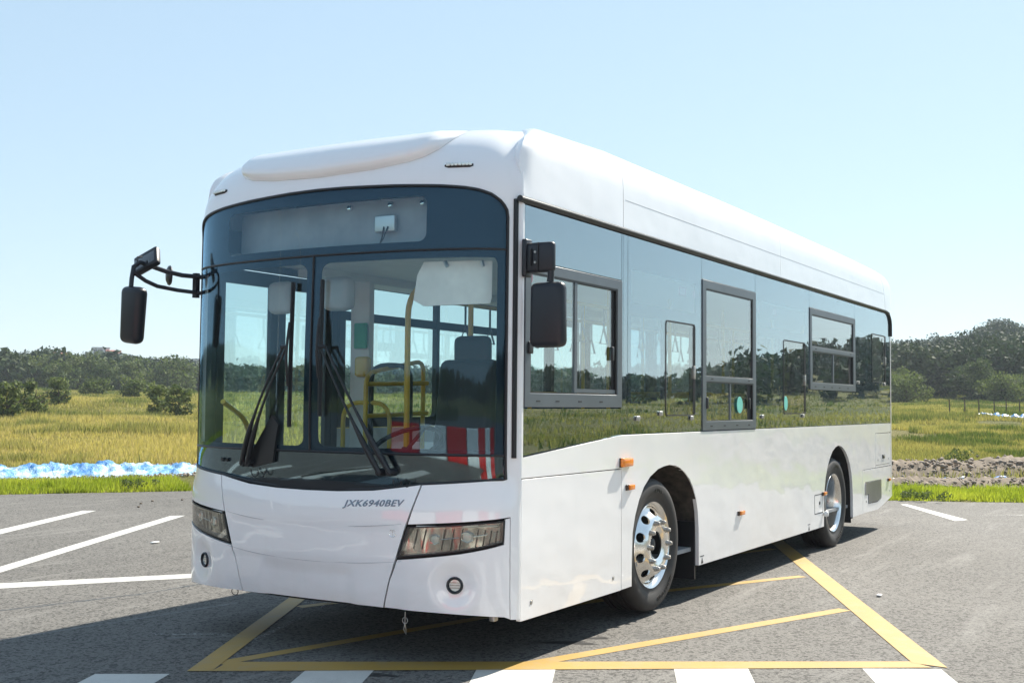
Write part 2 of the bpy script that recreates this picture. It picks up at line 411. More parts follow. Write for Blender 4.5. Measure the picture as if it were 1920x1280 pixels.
# headlights
def hbox(m, th0, th1, v0, v1, off, dep):
    return m.solid([(th0,v0),(th1,v0),(th1,v1),(th0,v1)], [], BP(off, False), BP(off-dep, False), .03)
hl = [(.978,.790),(.66,.812),(.266,.838),(.276,.716),(.66,.660),(1.034,.612)]
def hshrink(poly, k):
    cx = sum(p[0] for p in poly)/len(poly); cz = sum(p[1] for p in poly)/len(poly)
    return [(cx+(p[0]-cx)*k, cz+(p[1]-cz)*(k-.05)) for p in poly]
for sgn in (0, 1):
    T = (lambda P: mir(P)) if sgn else (lambda P: P)
    h = MB().solid(T(hl), [T(hshrink(hl, .95))], BP(.000, False), BP(-.03, False), .03).build('headlight', 'plastic', bus)
    MB().solid(T(hl), [], BP(-.030, False), BP(-.034, False), .03).build('reflector_bowl', MT['lampback'], h)
    MB().solid(T(hshrink(hl, .97)), [], BP(.001, False), BP(-.002, False), .03).build('lamp_cover', 'smoke', h)
    for a0 in (.36,.42,.48,.54,.66,.72,.78,.90,.95):
        z0_ = .665+.05*max(0, (.66-a0))/.4; z1_ = .785-.02*abs(a0-.6)
        MB().tube([BP(-.026, False)(*T([(a0, z0_)])[0]), BP(-.024, False)(*T([(a0-.025, z1_)])[0])], .0035, 5).build('reflector_fin', 'plastic', h)
    def pod(tc, zc, r):
        q = T([(tc, zc)])[0]; p = BP(-.022, False)(*q); n = nrm(*q, A_body)
        e = Vector((0,0,1)); s_ = n.cross(e).normalized(); e = s_.cross(n)
        ring = [p+s_*r*1.15*math.cos(a)+e*r*.95*math.sin(a) for a in [PI/6+k*PI/3 for k in range(6)]]
        MB().tube(ring, .0045, 6, True).build('lamp_ring', 'chrome', h)
        m = MB(); m.add([p+n*.006]+[p+s_*r*.8*math.cos(a)+e*r*.8*math.sin(a)-n*.004 for a in np.linspace(0, 2*PI, 17)[:-1]], [(0, i+1, (i+1) % 16+1) for i in range(16)])
        m.build('projector_lens', 'led', h)
    pod(.82, .724, .030); pod(.60, .742, .033)
    for a0, a1, zz in ((.66,.78,.736), (.44,.56,.757)):
        MB().tube([BP(-.02, False)(*T([(a0+(a1-a0)*k/5, zz-.012*k/5)])[0]) for k in range(6)], .004, 6).build('light_bar', 'chrome', h)
    for zz in (.742,.754,.767,.797,.807): MB().tube([BP(-.02, False)(*T([(a, zz)])[0]) for a in np.linspace(.30, .38, 4)], .0022, 5).build('turn_light_bar', 'chrome', h)
    m = MB(); m.tube([BP(-.02, False)(*T([(a, .795+.022*(.9-a))])[0]) for a in np.linspace(.34, .93, 24)], .006, 6)
    m.build('running_light', 'led', h)
    # fog lamp in its dish
    q = FOGS[sgn]; n = nrm(.69 if not sgn else PI-.69, .467, A_body); R = n.to_track_quat('Y', 'Z').to_matrix()
    m = MB().lathe([(.031,-.006),(.036,.006),(.043,.012),(.049,.006),(.050,-.03)], (0,0,0), 28); m.v = [tuple(R @ Vector(v)+q-n*.021) for v in m.v]
    fo = m.build('fog_lamp', 'plastic', bus)
    m = MB().lathe([(.0,-.030),(.014,-.024),(.026,-.012),(.033,.0)], (0,0,0), 24); m.v = [tuple(R @ Vector(v)+q-n*.021) for v in m.v]; m.build('lamp_bowl', 'chrome', fo)
    m = MB()
    for zz in (-.015, 0, .015): m.box(-.028, .028, -.006, -.001, zz-.0025, zz+.0025)
    m.v = [tuple(R @ Vector(v)+q-n*.021) for v in m.v]; m.build('lens_rib', 'steel', fo)
    m = MB().lathe([(.0,.004),(.02,.003),(.038,.0)], (0,0,0), 24); m.v = [tuple(R @ Vector(v)+q-n*.021) for v in m.v]; m.build('lens', 'smoke', fo)
    # small roof marker lamps
    tq = [(th, 2.893) for th in np.linspace(.60, .81, 9)]; tq = T(tq)
    mk = MB().tube([BP(-.002)(*a) for a in tq], [.007]+[.017]*7+[.007], 8).build('roof_marker_lamp', 'plastic', bus)
    m = MB()
    for i in range(1, 8):
        p = BP(.013)(*tq[i]); m.rbox(p, (.010,.025,.019), .004)
    m.build('led_lens', 'led', mk)

# windscreen: glass sheet, black frit behind it
goff = .006
gl = [(a, b) for a, b in ([(.213,1.070),(.35,1.068),(.60,1.054),(.91,1.034),(1.18,.997),(1.38,.984),(PI/2,.981)])]
gfull = gl+[(a, b-.004) for a, b in GT[::-1]]
gfull = [(max(a, .209), b) for a, b in gfull]
gr = gl+mir(gl)[::-1][1:]+[(min(PI-.209, a), b-.004) for a, b in mir(GT)]+[(max(.209, a), b-.004) for a, b in GT[::-1]][1:]
ws = MB().solid(gr, [], GP(0), GP(-.004), .03)
def gsplit(v0, v1, t0=None, t1=None): pass
ws.build('windscreen', 'wsglass', bus, ang=60)
clear = [rrect(.335, PI/2-.045, 1.235, 2.345, .05), rrect(PI/2+.045, PI-.38, 1.235, 2.345, .05), rrect(.915, PI-.89, 2.445, 2.715, .05)]
MB().solid(gr, clear, GP(-.008), GP(-.014), .035).build('windscreen_frit', 'frit', bus, ang=60)
bandp = [(a, min(b, 1.2)) for a, b in gl]+[(PI-a, b) for a, b in gl[::-1]][1:]+[(PI-.22, 1.196), (.22, 1.196)]
MB().solid(bandp, [], GP(-.0048), GP(-.0075), .03).build('lower_band', 'fritgloss', bus, ang=60)
m = MB(); m.tube([GP(.002)(t, 2.393) for t in np.linspace(.213, PI-.213, 60)], .007, 6); m.tube([GP(.002)(t, 1.205) for t in np.linspace(.213, PI-.213, 60)], .008, 6)
m.tube([GP(.002)(PI/2, z) for z in np.linspace(1.205, 2.39, 16)], .007, 6)
m.tube([GP(.004)(a, b) for a, b in resample(gr, .05)], .009, 6, True)
m.build('windscreen_seal', 'rubber', bus)
m = MB().tube([BP(.001)(.102, z) for z in np.linspace(1.19, 2.69, 12)], .017, 6); m.build('corner_seal', 'rubber', bus)

# ---- flank
AF = [(2.762,.262),(2.762,.40),(2.758,.55),(2.74,.68),(2.70,.79),(2.64,.875),(2.576,.935),(2.48,.99),(2.386,1.03),(2.29,1.052),(2.18,1.062),(2.08,1.056),(1.97,1.04),(1.829,.992),(1.72,.925),(1.64,.84),(1.575,.735),(1.535,.625),(1.523,.45),(1.521,.262)]
AR = [(7.425,.265),(7.424,.50),(7.405,.66),(7.37,.76),(7.31,.86),(7.24,.93),(7.14,1.0),(7.04,1.045),(6.94,1.07),(6.83,1.08),(6.72,1.065),(6.6,1.025),(6.5,.96),(6.41,.875),(6.335,.765),(6.288,.64),(6.268,.50),(6.256,.262)]
def belt(x): return 1.197+(x-.02)/1.325*.101 if x < 1.345 else 1.298
def flank_poly():
    p = [(1.356,.262)]+AF[::-1][0:0]
    p += list(reversed(AF)) if False else []
    return p
for side in (0, 1):
    y0, y1 = (0, .03) if side == 0 else (W, W-.03)
    lower = [(1.356,.260)]+AF[::-1]+AR[::-1]+[(7.868,.272),(7.868,.770),(8.492,.770),(8.492,1.182),(9.300,1.182),(9.300,1.296),(1.351,1.296),(0.0,1.190),(0.0,1.072),(1.356,1.072)]
    if side == 1:
        lower = [(1.42,.260)]+AF[::-1]+AR[::-1]+[(9.24,.36),(9.300,.37),(9.300,1.296),(1.42,1.296)]
        MB().plate(lower, y0, y1).build('side_panel', 'paint', bus, bevel=.002); continue
    MB().plate(lower, y0, y1).build('side_panel', 'paint', bus, bevel=.002)
    MB().rect(.004, 1.350, .258, 1.066, y0, y1).build('service_door', 'paint', bus, bevel=.002)
    MB().plate([(7.874,.272),(8.60,.268),(9.24,.362),(9.296,.37),(9.296,.764),(7.874,.764)], y0, y1).build('engine_door', 'paint', bus, bevel=.002)
    MB().rect(8.498, 9.262, .800, 1.176, y0, y1).build('access_door', 'paint', bus, bevel=.002)
    MB().plate([(9.268,.770),(9.30,.770),(9.30,1.176),(9.268,1.176)], y0, y1).build('side_panel', 'paint', bus)
    MB().rect(8.498, 9.262, .772, .795, y0, y1).build('side_panel', 'paint', bus)
    MB().plate([(0,1.19),(-.0,1.19),(.0,2.668),(.016,2.668),(.016,1.191)], 0.0, .03).build('side_panel', 'paint', bus)
    # dark backing so joints read as gaps
    MB().rect(.02, 1.50, .30, 1.15, .034, .05).build('dark_backing', 'gap', bus); MB().rect(7.5, 9.28, .40, 1.25, .034, .05).build('dark_backing', 'gap', bus)
# grille of the engine door
gp = [(7.987,.625),(8.765,.622),(8.761,.39),(8.56,.36),(8.13,.366),(8.13,.47),(7.985,.477)]
m = MB().plate([(x, z) for x, z in gp], -.001, .001); gr_ = m.build('grille', 'gap', bus)
for i in range(15):
    x = 8.0+i*.053; z0 = .48 if x < 8.13 else (.372 if x < 8.56 else .372+(x-8.56)*.14)
    MB().box(x-.010, x+.010, -.009, .0, z0, .617).build('grille_slat', 'alu', gr_)
# small filler door, locks, rivets, lamps
m = MB().plate(rrect(5.918, 6.225, .41, .607, .01), -.0012, .001, [rrect(5.926, 6.217, .418, .599, .008)]).build('filler_door_joint', 'gap', bus)
m = MB().lathe([(0,-.004),(.016,-.004),(.020,.0)], (6.10, 0, .515), 16); m.build('filler_lock', 'gap', bus)
m = MB().rbox((8.896, -.003, .893), (.10,.012,.05), .005); lk = m.build('door_latch', 'plastic', bus)
MB().rbox((8.9, -.009, .90), (.05,.006,.015), .002).build('latch_lever', 'steel', lk)
for x, z in ((.125,.351),(1.227,.355),(8.62,.86),(9.17,.86),(8.03,.40),(9.22,.46)):
    MB().lathe([(0,-.003),(.009,-.003),(.012,0)], (x,0,z), 12).lathe([(.0121,.0),(.016,-.001),(.016,.001)], (x,0,z), 12).build('panel_screw', 'steel', bus)
m = MB().rbox((1.40, -.017, 1.112), (.165,.034,.062), .014); o = m.build('side_indicator', 'orange', bus)
m = MB().rbox((1.40, -.004, 1.112), (.17,.01,.066), .004); m.build('lamp_base', 'amberdark', o)
for x, z, s in ((1.47,.94,.115),(3.71,.596,.14),(6.245,.602,.13),(9.155,.597,.10)):
    o = MB().rbox((x+.015, -.013, z), (s*.72,.022,.036), .006).build('marker_lamp', 'orange', bus)
    MB().rbox((x-.0, -.006, z), (s,.012,.04), .004).build('lamp_base', 'amberdark', o)
m = MB().lathe([(0,-.055),(.025,-.05),(.032,-.035),(.028,-.015),(.016,-.005),(.016,.0)], (6.235, 0, .396), 18); m.build('side_sensor', 'inner_white', bus)
for x in (2.83, 5.72):   # jacking point marks
    m = MB(); m.box(x-.04, x+.04, -.0012, .0, .325, .332); m.plate([(x-.022,.272),(x+.022,.272),(x,.318)], -.0012, 0)
    m.build('jacking_mark', 'gap', bus)

# ---- side glazing
def pane(parent, x0, x1, z0, z1, mat, y=.002, poly=None):
    p = poly or [(x0,z0),(x1,z0),(x1,z1),(x0,z1)]
    return MB().plate(p, y, y+.003).build('pane', mat, parent)
def thumb(parent, x, z): 
    MB().rbox((x, -.006, z), (.055,.014,.034), .006).build('thumb_latch', 'steel', parent)
def fixed(x0, x1, z0, z1, holes, flap=None, thumbs=(), poly=None, side=0):
    outer = poly or [(x0,z0),(x1,z0),(x1,z1),(x0,z1)]
    y = (lambda a: a) if side == 0 else (lambda a: W-a)
    o = MB().plate(outer, y(.010), y(.028), [rrect(*h, .03) for h in holes]+([rrect(*flap, .03)] if flap else [])).build('window', 'frit', bus)
    hs = [rrect(flap[0], flap[1], flap[2], flap[3], .03)] if flap else []
    MB().plate(outer, y(.002), y(.005), hs).build('pane', 'fritglass', o)
    if flap:
        a, b, c, d = flap
        MB().plate(rrect(a+.006, b-.006, c+.006, d-.006, .03), y(.004), y(.007)).build('vent_pane', 'glass', o)
        m = MB().plate(rrect(a-.004, b+.004, c-.004, d+.004, .034), y(-.001), y(.012), [rrect(a+.007, b-.007, c+.007, d-.007, .026)])
        m.plate([(b-.03,c+.02),(b-.004,c+.02),(b-.004,d-.02),(b-.03,d-.02)], y(.001), y(.04))
        m.build('vent_seal', 'rubber', o)
        MB().rbox((b-.018, y(-.002), (c+d)/2-.02), (.03,.012,.10), .004).build('vent_catch', 'steel', o)
    for tx, tz in thumbs: thumb(o, tx, tz)
    return o
def framed(x0, x1, z0, z1, cells, slider=None):
    """cells: list of (x0,x1,z0,z1) openings"""
    o = MB().plate([(x0,z0),(x1,z0),(x1,z1),(x0,z1)], -.006, .03, [[(a,c),(b,c),(b,d),(a,d)] for a,b,c,d in cells]).build('window', 'frame', bus, bevel=.003)
    for i, (a, b, c, d) in enumerate(cells):
        MB().plate([(a,c),(b,c),(b,d),(a,d)], -.002, .024, [[(a+.010,c+.008),(b-.016,c+.008),(b-.016,d-.010),(a+.010,d-.010)]]).build('gasket', 'rubber', o)
    return o
# driver's bay
fixed(.024, 1.344, 2.347, 2.664, [])
o = framed(.022, 1.344, 1.482, 2.340, [(.087,1.27,1.565,2.276)])
pane(o, .09, .672, 1.575, 2.268, 'glass', .006); pane(o, .672, 1.215, 1.575, 2.268, 'glass', .014)
MB().box(.655, .690, .0, .02, 1.57, 2.27).build('mullion', 'frame', o)
MB().box(1.215, 1.262, .012, .03, 1.57, 2.27).build('slide_edge', 'gap', o)
m = MB(); m.box(.09, 1.262, -.004, .006, 1.548, 1.562); m.box(.69, 1.262, .004, .02, 1.575, 1.60)
m.build('track', 'frame', o)
for x in (.16,.40,.70,1.0): MB().box(x, x+.045, -.0075, -.005, 1.515, 1.523).build('drain_slot', 'gap', o)
MB().rbox((.075, -.012, 1.83), (.05,.014,.07), .005).build('catch', 'plastic', o)
MB().rbox((1.20, .0, 1.84), (.03,.02,.09), .005).build('catch', 'plastic', o)
lowp = [(.022,1.203),(1.344,1.301),(1.344,1.474),(.022,1.474)]
o = MB().plate(lowp, .010, .028, [[(.10,1.262),(.9,1.322),(1.27,1.345),(1.28,1.36),(1.28,1.44),(1.26,1.452),(.10,1.452),(.085,1.44),(.085,1.27)]]).build('window', 'frit', bus)
MB().plate(lowp, .002, .005).build('pane', 'fritglass', o)
fixed(1.350, 1.372, 1.301, 2.664, []); fixed(1.376, 1.444, 1.301, 2.664, [])
fixed(1.450, 2.826, 1.301, 2.664, [(1.526,2.742,2.213,2.452), (1.520,2.070,1.450,2.120)], (2.11,2.684,1.424,2.124), [(1.605,1.407),(2.005,1.440),(2.60,1.404)])
# tall framed window
fixed(2.832, 4.114, 2.503, 2.664, [])
o = framed(2.834, 4.114, 1.303, 2.498, [(2.910,4.032,1.735,2.430), (2.912,4.036,1.375,1.692)])
pane(o, 2.92, 4.02, 1.742, 2.424, 'glass', .004); pane(o, 2.92, 3.47, 1.383, 1.686, 'glass', .006); pane(o, 3.48, 3.93, 1.383, 1.686, 'glass', .013)
MB().box(3.462, 3.492, .0, .02, 1.378, 1.69).build('mullion', 'frame', o); MB().box(3.93, 4.02, .012, .03, 1.38, 1.69).build('slide_edge', 'gap', o)
MB().box(2.92, 4.03, -.004, .004, 1.362, 1.374).build('track', 'frame', o)
for x in (3.0,3.3,3.6,3.9): MB().box(x, x+.045, -.0075, -.005, 1.333, 1.341).build('drain_slot', 'gap', o)
for x in (3.02, 3.9): MB().box(x, x+.04, -.0075, -.005, 1.71, 1.718).build('drain_slot', 'gap', o)
MB().rbox((2.925, -.008, 1.52), (.03,.014,.09), .005).build('catch', 'plastic', o); MB().rbox((3.94, -.004, 1.52), (.03,.014,.09), .005).build('catch', 'plastic', o)
MB().plate(arc(3.705, 1.508, .072, .07, 0, 360, 24)[:-1], -.0005, .003).build('round_sticker', 'teal', o)
o4 = fixed(4.120, 5.770, 1.301, 2.664, [(4.19,5.687,2.216,2.455), (4.187,4.858,1.452,2.127)], (4.924,5.626,1.428,2.124), [(4.289,1.405),(5.528,1.405)])
MB().plate(arc(4.985, 1.527, .055, .067, 0, 360, 24)[:-1], -.0005, .003).build('round_sticker', 'teal', o4)
fixed(5.776, 7.562, 2.499, 2.664, []); fixed(5.776, 7.562, 1.301, 1.664, [])
o = framed(5.776, 7.562, 1.669, 2.494, [(5.842,7.472,2.108,2.430), (5.856,7.468,1.742,2.062)])
pane(o, 5.85, 7.46, 2.114, 2.424, 'glass', .004); pane(o, 5.86, 6.65, 1.75, 2.056, 'glass', .006); pane(o, 6.66, 7.33, 1.75, 2.056, 'glass', .013)
MB().box(6.642, 6.676, .0, .02, 1.745, 2.06).build('mullion', 'frame', o); MB().box(7.33, 7.45, .012, .03, 1.745, 2.06).build('slide_edge', 'gap', o)
MB().box(5.86, 7.46, -.004, .004, 1.728, 1.74).build('track', 'frame', o)
for x in (5.93,6.25,6.55,6.85,7.2): MB().box(x, x+.05, -.0075, -.005, 1.697, 1.705).build('drain_slot', 'gap', o)
for x in (5.95, 7.32): MB().box(x, x+.05, -.0075, -.005, 2.08, 2.088).build('drain_slot', 'gap', o)
p6 = [(7.568,1.301),(9.312,1.301),(9.312,2.50),(9.29,2.58),(9.22,2.635),(9.10,2.66),(9.0,2.664),(7.568,2.664)]
fixed(0,0,0,0, [(7.64,8.30,1.80,2.375)], (8.368,9.062,1.797,2.376), [(7.70,1.776),(8.98,1.776)], poly=p6)
MB().rect(0.02, 9.30, 2.45, 2.66, .030, .06).build('window_header', 'inner_grey', bus)

# rain rail
path = [(-.05,2.690),(9.02,2.690),(9.14,2.683),(9.23,2.655),(9.30,2.60),(9.322,2.54),(9.326,2.39)]
ip = resample(path, .3, False)
m = MB(); m.tube([(x, -.004, z) for x, z in ip], .020, 8, ry=.020); m.build('rain_rail', 'rubber', bus)
m = MB(); m.tube([(x, -.021, z+.006) for x, z in ip if z > 2.684], .0035, 6); m.build('rail_bead', 'frame', bus)

# stickers with writing on the upper panes
def text_mesh(txt, size, extr=.002, spacing=1.0, bold=0):
    cu_ = bpy.data.curves.new('t', 'FONT'); cu_.body = txt; cu_.size = size; cu_.extrude = extr; cu_.space_character = spacing; cu_.resolution_u = 3; cu_.offset = bold
    o_ = bpy.data.objects.new('t', cu_); COL.objects.link(o_); bpy.context.view_layer.update()
    me = bpy.data.meshes.new_from_object(o_.evaluated_get(bpy.context.evaluated_depsgraph_get()))
    v = [tuple(x.co) for x in me.vertices]; f = [tuple(p.vertices) for p in me.polygons]
    bpy.data.objects.remove(o_); bpy.data.curves.remove(cu_); bpy.data.meshes.remove(me)
    return v, f
def side_text(txt, x, z, size, mat, parent, name='lettering', y=-.0):
    v, f = text_mesh(txt, size, .0004)
    m = MB(); m.add([(x+a, y+c, z+b) for a, b, c in v], f); return m.build(name, mat, parent, merge=False)
MT['offwhite'] = simple('sticker_white', (.8,.8,.78), .5)
for x0 in (2.37, 4.60):
    s = MB().rect(x0, x0+.15, 2.335, 2.40, .0062, .0072).build('exit_sticker', 'red', bus)
    try: side_text('出口', x0+.015, 2.348, .055, 'offwhite', s, y=.0058)
    except Exception as e: print('text', e)
for x0 in (2.68, 4.235, .10):
    MB().plate(arc(x0, 2.36 if x0 > 1 else 2.245, .030, .034, 0, 360, 16)[:-1], .0062, .0075).build('hammer_sticker', 'red', bus)

# ---- roof
def prof(hollow=0):
    """half profile of the roof shell from the rail (y=0) upward"""
    p = [(0,2.712),(0,2.80),(0,2.90),(.002,2.97)]
    for i in range(1, 11):
        a = PI/2*i/10; p.append((.002+.24*(1-math.cos(a)), 2.97+.25*math.sin(a)))
    return p+[(.45,3.225),(.62,3.215),(.70,3.16),(.80,3.12),(W/2,3.12)]
PR = prof(); PRs = [(0,2.712),(0,2.80),(0,2.90),(.002,2.97)]
full_pr = PR+[(W-y, z) for y, z in PR[::-1][1:]]
def roof(x0, x1, xs=None, xfun=None, n=10, lip=.03):
    xs = xs or list(np.linspace(x0, x1, n)); m = MB(); k = len(full_pr); v = []
    for j, x in enumerate(xs):
        for (y, z) in full_pr: v.append(((xfun(x, y, z) if xfun else (x, y, z))))
    f = [(j*k+i, (j+1)*k+i, (j+1)*k+i+1, j*k+i+1) for j in range(len(xs)-1) for i in range(k-1)]
    # inner lip at both ends
    for end, j in ((0, 0), (1, len(xs)-1)):
        b = len(v)
        for i, (y, z) in enumerate(full_pr):
            q = Vector(v[j*k+i]); c_ = Vector((q.x, W/2, 2.6)); d = (c_-q); d.x = 0; d.normalize()
            ll = lip*sstep(2.85, 2.98, z)+.03 if end == 0 and lip > .03 else .03
            v.append(tuple(q+d*ll+Vector((.25*max(0, ll-.03),0,0))))
        f += [(j*k+i, j*k+i+1, b+i+1, b+i) for i in range(k-1)]
    return m.add(v, f)
def bulge(x, z): return max(0, z-2.92)/.30*float(np.interp(x, [.2, 1.36, 4.0, 7.5, 9.06, 9.5], [0, .055, .065, .05, .025, .0]))
def front_fun(x, y, z):
    # the shroud begins further back the higher it gets, with a rolled lip
    yy = min(y, W-y)
    x0 = float(np.interp(z, [2.712,2.80,2.90,2.97,3.05,3.12,3.18,3.22], [.006,.0,-.004,.006,.045,.12,.24,.36]))+(1.1*max(0, yy-.22) if yy > .22 else 0)
    x0 = min(x0, 1.0)
    t = (x-.006)/(1.362-.006); X = x0+(1.362-x0)*t
    k_ = min(1, max(0, (z-2.72)/.2)); roll = max(0, 1-(X-x0)/.12); d = .030*roll*roll*k_
    s = -1 if y > W/2 else 1
    kz = min(1, max(0, (z-2.97)/.2))
    return (X, y+s*d*(1-.6*kz)*(1 if yy < .5 else 0), z-d*kz+bulge(X, z))
xs = [.006+(1.362-.006)*t for t in (0,.01,.02,.035,.055,.08,.12,.2,.35,.5,.7,.85,1)]
roof(0,0, xs, front_fun, lip=.30).build('roof_fairing', 'paint', bus, ang=40)
roof(1.370, 4.838, xfun=lambda x, y, z: (x, y, z+bulge(x, z)), n=10).build('roof_fairing', 'paint', bus, ang=40)
def mid_fun(x, y, z):
    yy = z-2.69
    # rear edge follows the curved joint: further forward the higher it is
    xe = 9.06-.22*max(0, (z-2.69)/.52)**1.6
    t = (x-4.841)/(9.06-4.841); X = 4.841+(xe-4.841)*t; return (X, y, z+bulge(X, z))
roof(4.841, 9.06, xfun=mid_fun, n=6).build('roof_fairing', 'paint', bus, ang=40)
m = MB().rect(1.40, 8.98, 2.9025, 2.9055, -.0012, .002); m.build('fairing_joint', simple('fine_joint', (.42,.43,.44), .5), bus)
MB().rect(1.34, 1.39, 2.72, 2.95, .006, .02).build('fairing_backing', 'gap', bus)
# inner liner that darkens the joints
m = MB(); kk = [(y, z) for y, z in full_pr]; v = []
for x in (.9, 9.0):
    for y, z in kk: q = Vector((x, y, z)); d = (Vector((x, W/2, 2.6))-q).normalized(); v.append(tuple(q+d*.034))
n_ = len(kk); m.add(v, [(i, i+1, n_+i+1, n_+i) for i in range(n_-1)]); m.build('roof_liner', 'gap', bus)

# ---- rear end (lofted, rounded)
XE = 9.50
def rear_fn(u, v):
    # u along the body outline of the section (from near bottom, over the roof, to far bottom); v towards the back
    i = u*(len(RS)-1); a = int(i); b = min(a+1, len(RS)-1); f = i-a
    y = RS[a][0]*(1-f)+RS[b][0]*f; z = RS[a][1]*(1-f)+RS[b][1]*f
    z0 = 9.306 if z < 2.70 else 9.066-.22*((z-2.69)/.52)**1.6
    ph = v*PI/2
    if v <= .4: x = z0+(9.33-z0)*(v/.4); k = 0
    else:
        t = (v-.4)/.6*PI/2; x = 9.33+.17*math.sin(t); k = 1-math.cos(t)
    cy, cz = W/2, 1.7
    ins = .13*k
    yy = y+(ins if y < W/2 else -ins)*min(1, abs(y-cy)/.9)
    zz = z-(ins*1.0 if z > 2.5 else 0)*min(1, max(0, (z-2.5)/.3))
    zz += bulge(x, z)
    if z < .6: zz = z+.05*(x-9.3)/.2*(1-(z-.37)/.23)
    return (x, yy, zz)
PRr = [(0,.372),(0,.5),(0,.7),(0,1.0),(0,1.53),(0,2.0),(0,2.4),(0,2.6),(0,2.69)]+[(y, z) for y, z in PR]
PRr = PRr[:-5]+[(.45,3.22),(W/2,3.20)]
RS = PRr+[(W-y, z) for y, z in PRr[::-1][1:]]
nR = len(RS)
m = MB().grid(lambda u, v: rear_fn(u, v), nR, 12)
# close the back with a fan of quads to the mirrored side
back = [rear_fn(i/(nR-1), 1) for i in range(nR)]
m.add(back, [(i, i+1, nR-2-i, nR-1-i) for i in range((nR-1)//2)])
m.build('rear_cap', 'paint', bus, ang=45)
MB().rect(9.296, 9.5, 1.528, 1.532, -.001, .0).build('rear_joint', 'gap', bus)
MB().box(XE-.003, XE+.004, .35, 2.2, 1.5, 2.4).build('rear_window', 'fritgloss', bus)
MB().rect(9.296, 9.308, .372, 2.7, .006, .02).build('rear_joint', 'gap', bus)

# ---- far flank: wall with openings
ops = [(1.50,2.79,1.38,2.44), (2.84,4.14,1.38,2.44), (5.85,7.45,1.42,2.42), (7.70,9.05,1.55,2.42)]
doors = [(.10,1.34), (4.28,5.60)]
wall = [(1.42,1.296),(9.30,1.296),(9.30,2.71),(1.42,2.71)]
dd = [[(a,c),(b,c),(b,d),(a,d)] for a, b, c, d in ops]
for pl, hs_ in (([(1.42,1.300),(4.20,1.300),(4.20,2.71),(1.42,2.71)], ops[:2]), ([(5.68,1.300),(9.30,1.300),(9.30,2.71),(5.68,2.71)], ops[2:]), ([(4.205,2.45),(5.675,2.45),(5.675,2.71),(4.205,2.71)], []), ([(.0,2.45),(1.415,2.45),(1.415,2.71),(.0,2.71)], [])):
    MB().plate(pl, W-.005, W-.05, [rrect(*o_, .05) for o_ in hs_]).build('window_surround', 'dark_inner', bus)
for a, b, c, d in ops[:2]: MB().rect(a, b, 2.16, 2.23, W-.006, W-.045).build('window_transom', 'dark_inner', bus)
for a, b, c, d in ops: MB().rect(a-.02, b+.02, c-.02, d+.02, W-.001, W-.004).build('pane', 'glass', bus)
for a, b in doors:
    mid = (a+b)/2
    for x0, x1 in ((a, mid-.01), (mid+.01, b)):
        o = MB().rect(x0, x1, .36, 2.44, W-.002, W-.04, [(x0+.07, x1-.07, .50, 2.34)]).build('entrance_door', 'dark_inner', bus)
        MB().rect(x0+.06, x1-.06, .49, 2.35, W-.012, W-.016).build('pane', 'glass', o)
MB().rect(0, .09, .27, 2.45, W, W-.04).build('door_post', 'dark_inner', bus); MB().rect(1.345, 1.42, .27, 2.45, W-.002, W-.04).build('door_post', 'dark_inner', bus)

# ---- underbody, wheel wells
m = MB(); m.box(.02, 1.50, .06, W-.06, .30, .36); m.box(2.78, 6.24, .04, W-.04, .29, .36); m.box(7.44, 9.2, .06, W-.06, .30, .46)
m.box(1.5, 2.78, .62, W-.62, .30, .36); m.box(6.24, 7.44, .75, W-.75, .26, .36); m.box(7.5, 7.9, .2, .5, .20, .30)
m.build('chassis', 'under', bus)
def well(m, x0, x1, zt, ya, yb, cx):
    k = 20; v = []
    for i in range(k+1):
        a = PI*i/k; X = cx+(x1-x0)/2*math.cos(a); Z = .55+(zt-.55)*math.sin(a)
        v += [(X, ya, Z), (X, yb, Z)]
    v += [(x0, ya, .25), (x0, yb, .25), (x1, ya, .25), (x1, yb, .25)]
    f = [(2*i, 2*i+1, 2*i+3, 2*i+2) for i in range(k)]; f += [(2*k, 2*k+1, 2*k+3, 2*k+2), (0, 1, 2*k+5, 2*k+4)]
    f.append(tuple([2*i+1 for i in range(k+1)]+[2*k+3, 2*k+5]))
    m.add(v, f)
for ya, yb in ((.005,.50), (W-.005, W-.50)):
    m = MB(); well(m, 1.515, 2.768, 1.07, ya, yb, 2.142); m.build('wheel_well', simple('dusty_liner', (.055,.045,.036), .9, var=.6, vs=14), bus)
    m = MB(); well(m, 6.25, 7.43, 1.09, ya, yb, 6.84); m.build('wheel_well', MT['under'], bus)
m = MB().rect(2.745, 2.765, .155, .60, .03, .42); m.v = [(x, y, z) for x, y, z in m.v]; m.build('mud_flap', 'rubber', bus)
MB().rect(7.44, 7.46, .20, .45, .03, .55).build('mud_flap', 'rubber', bus)

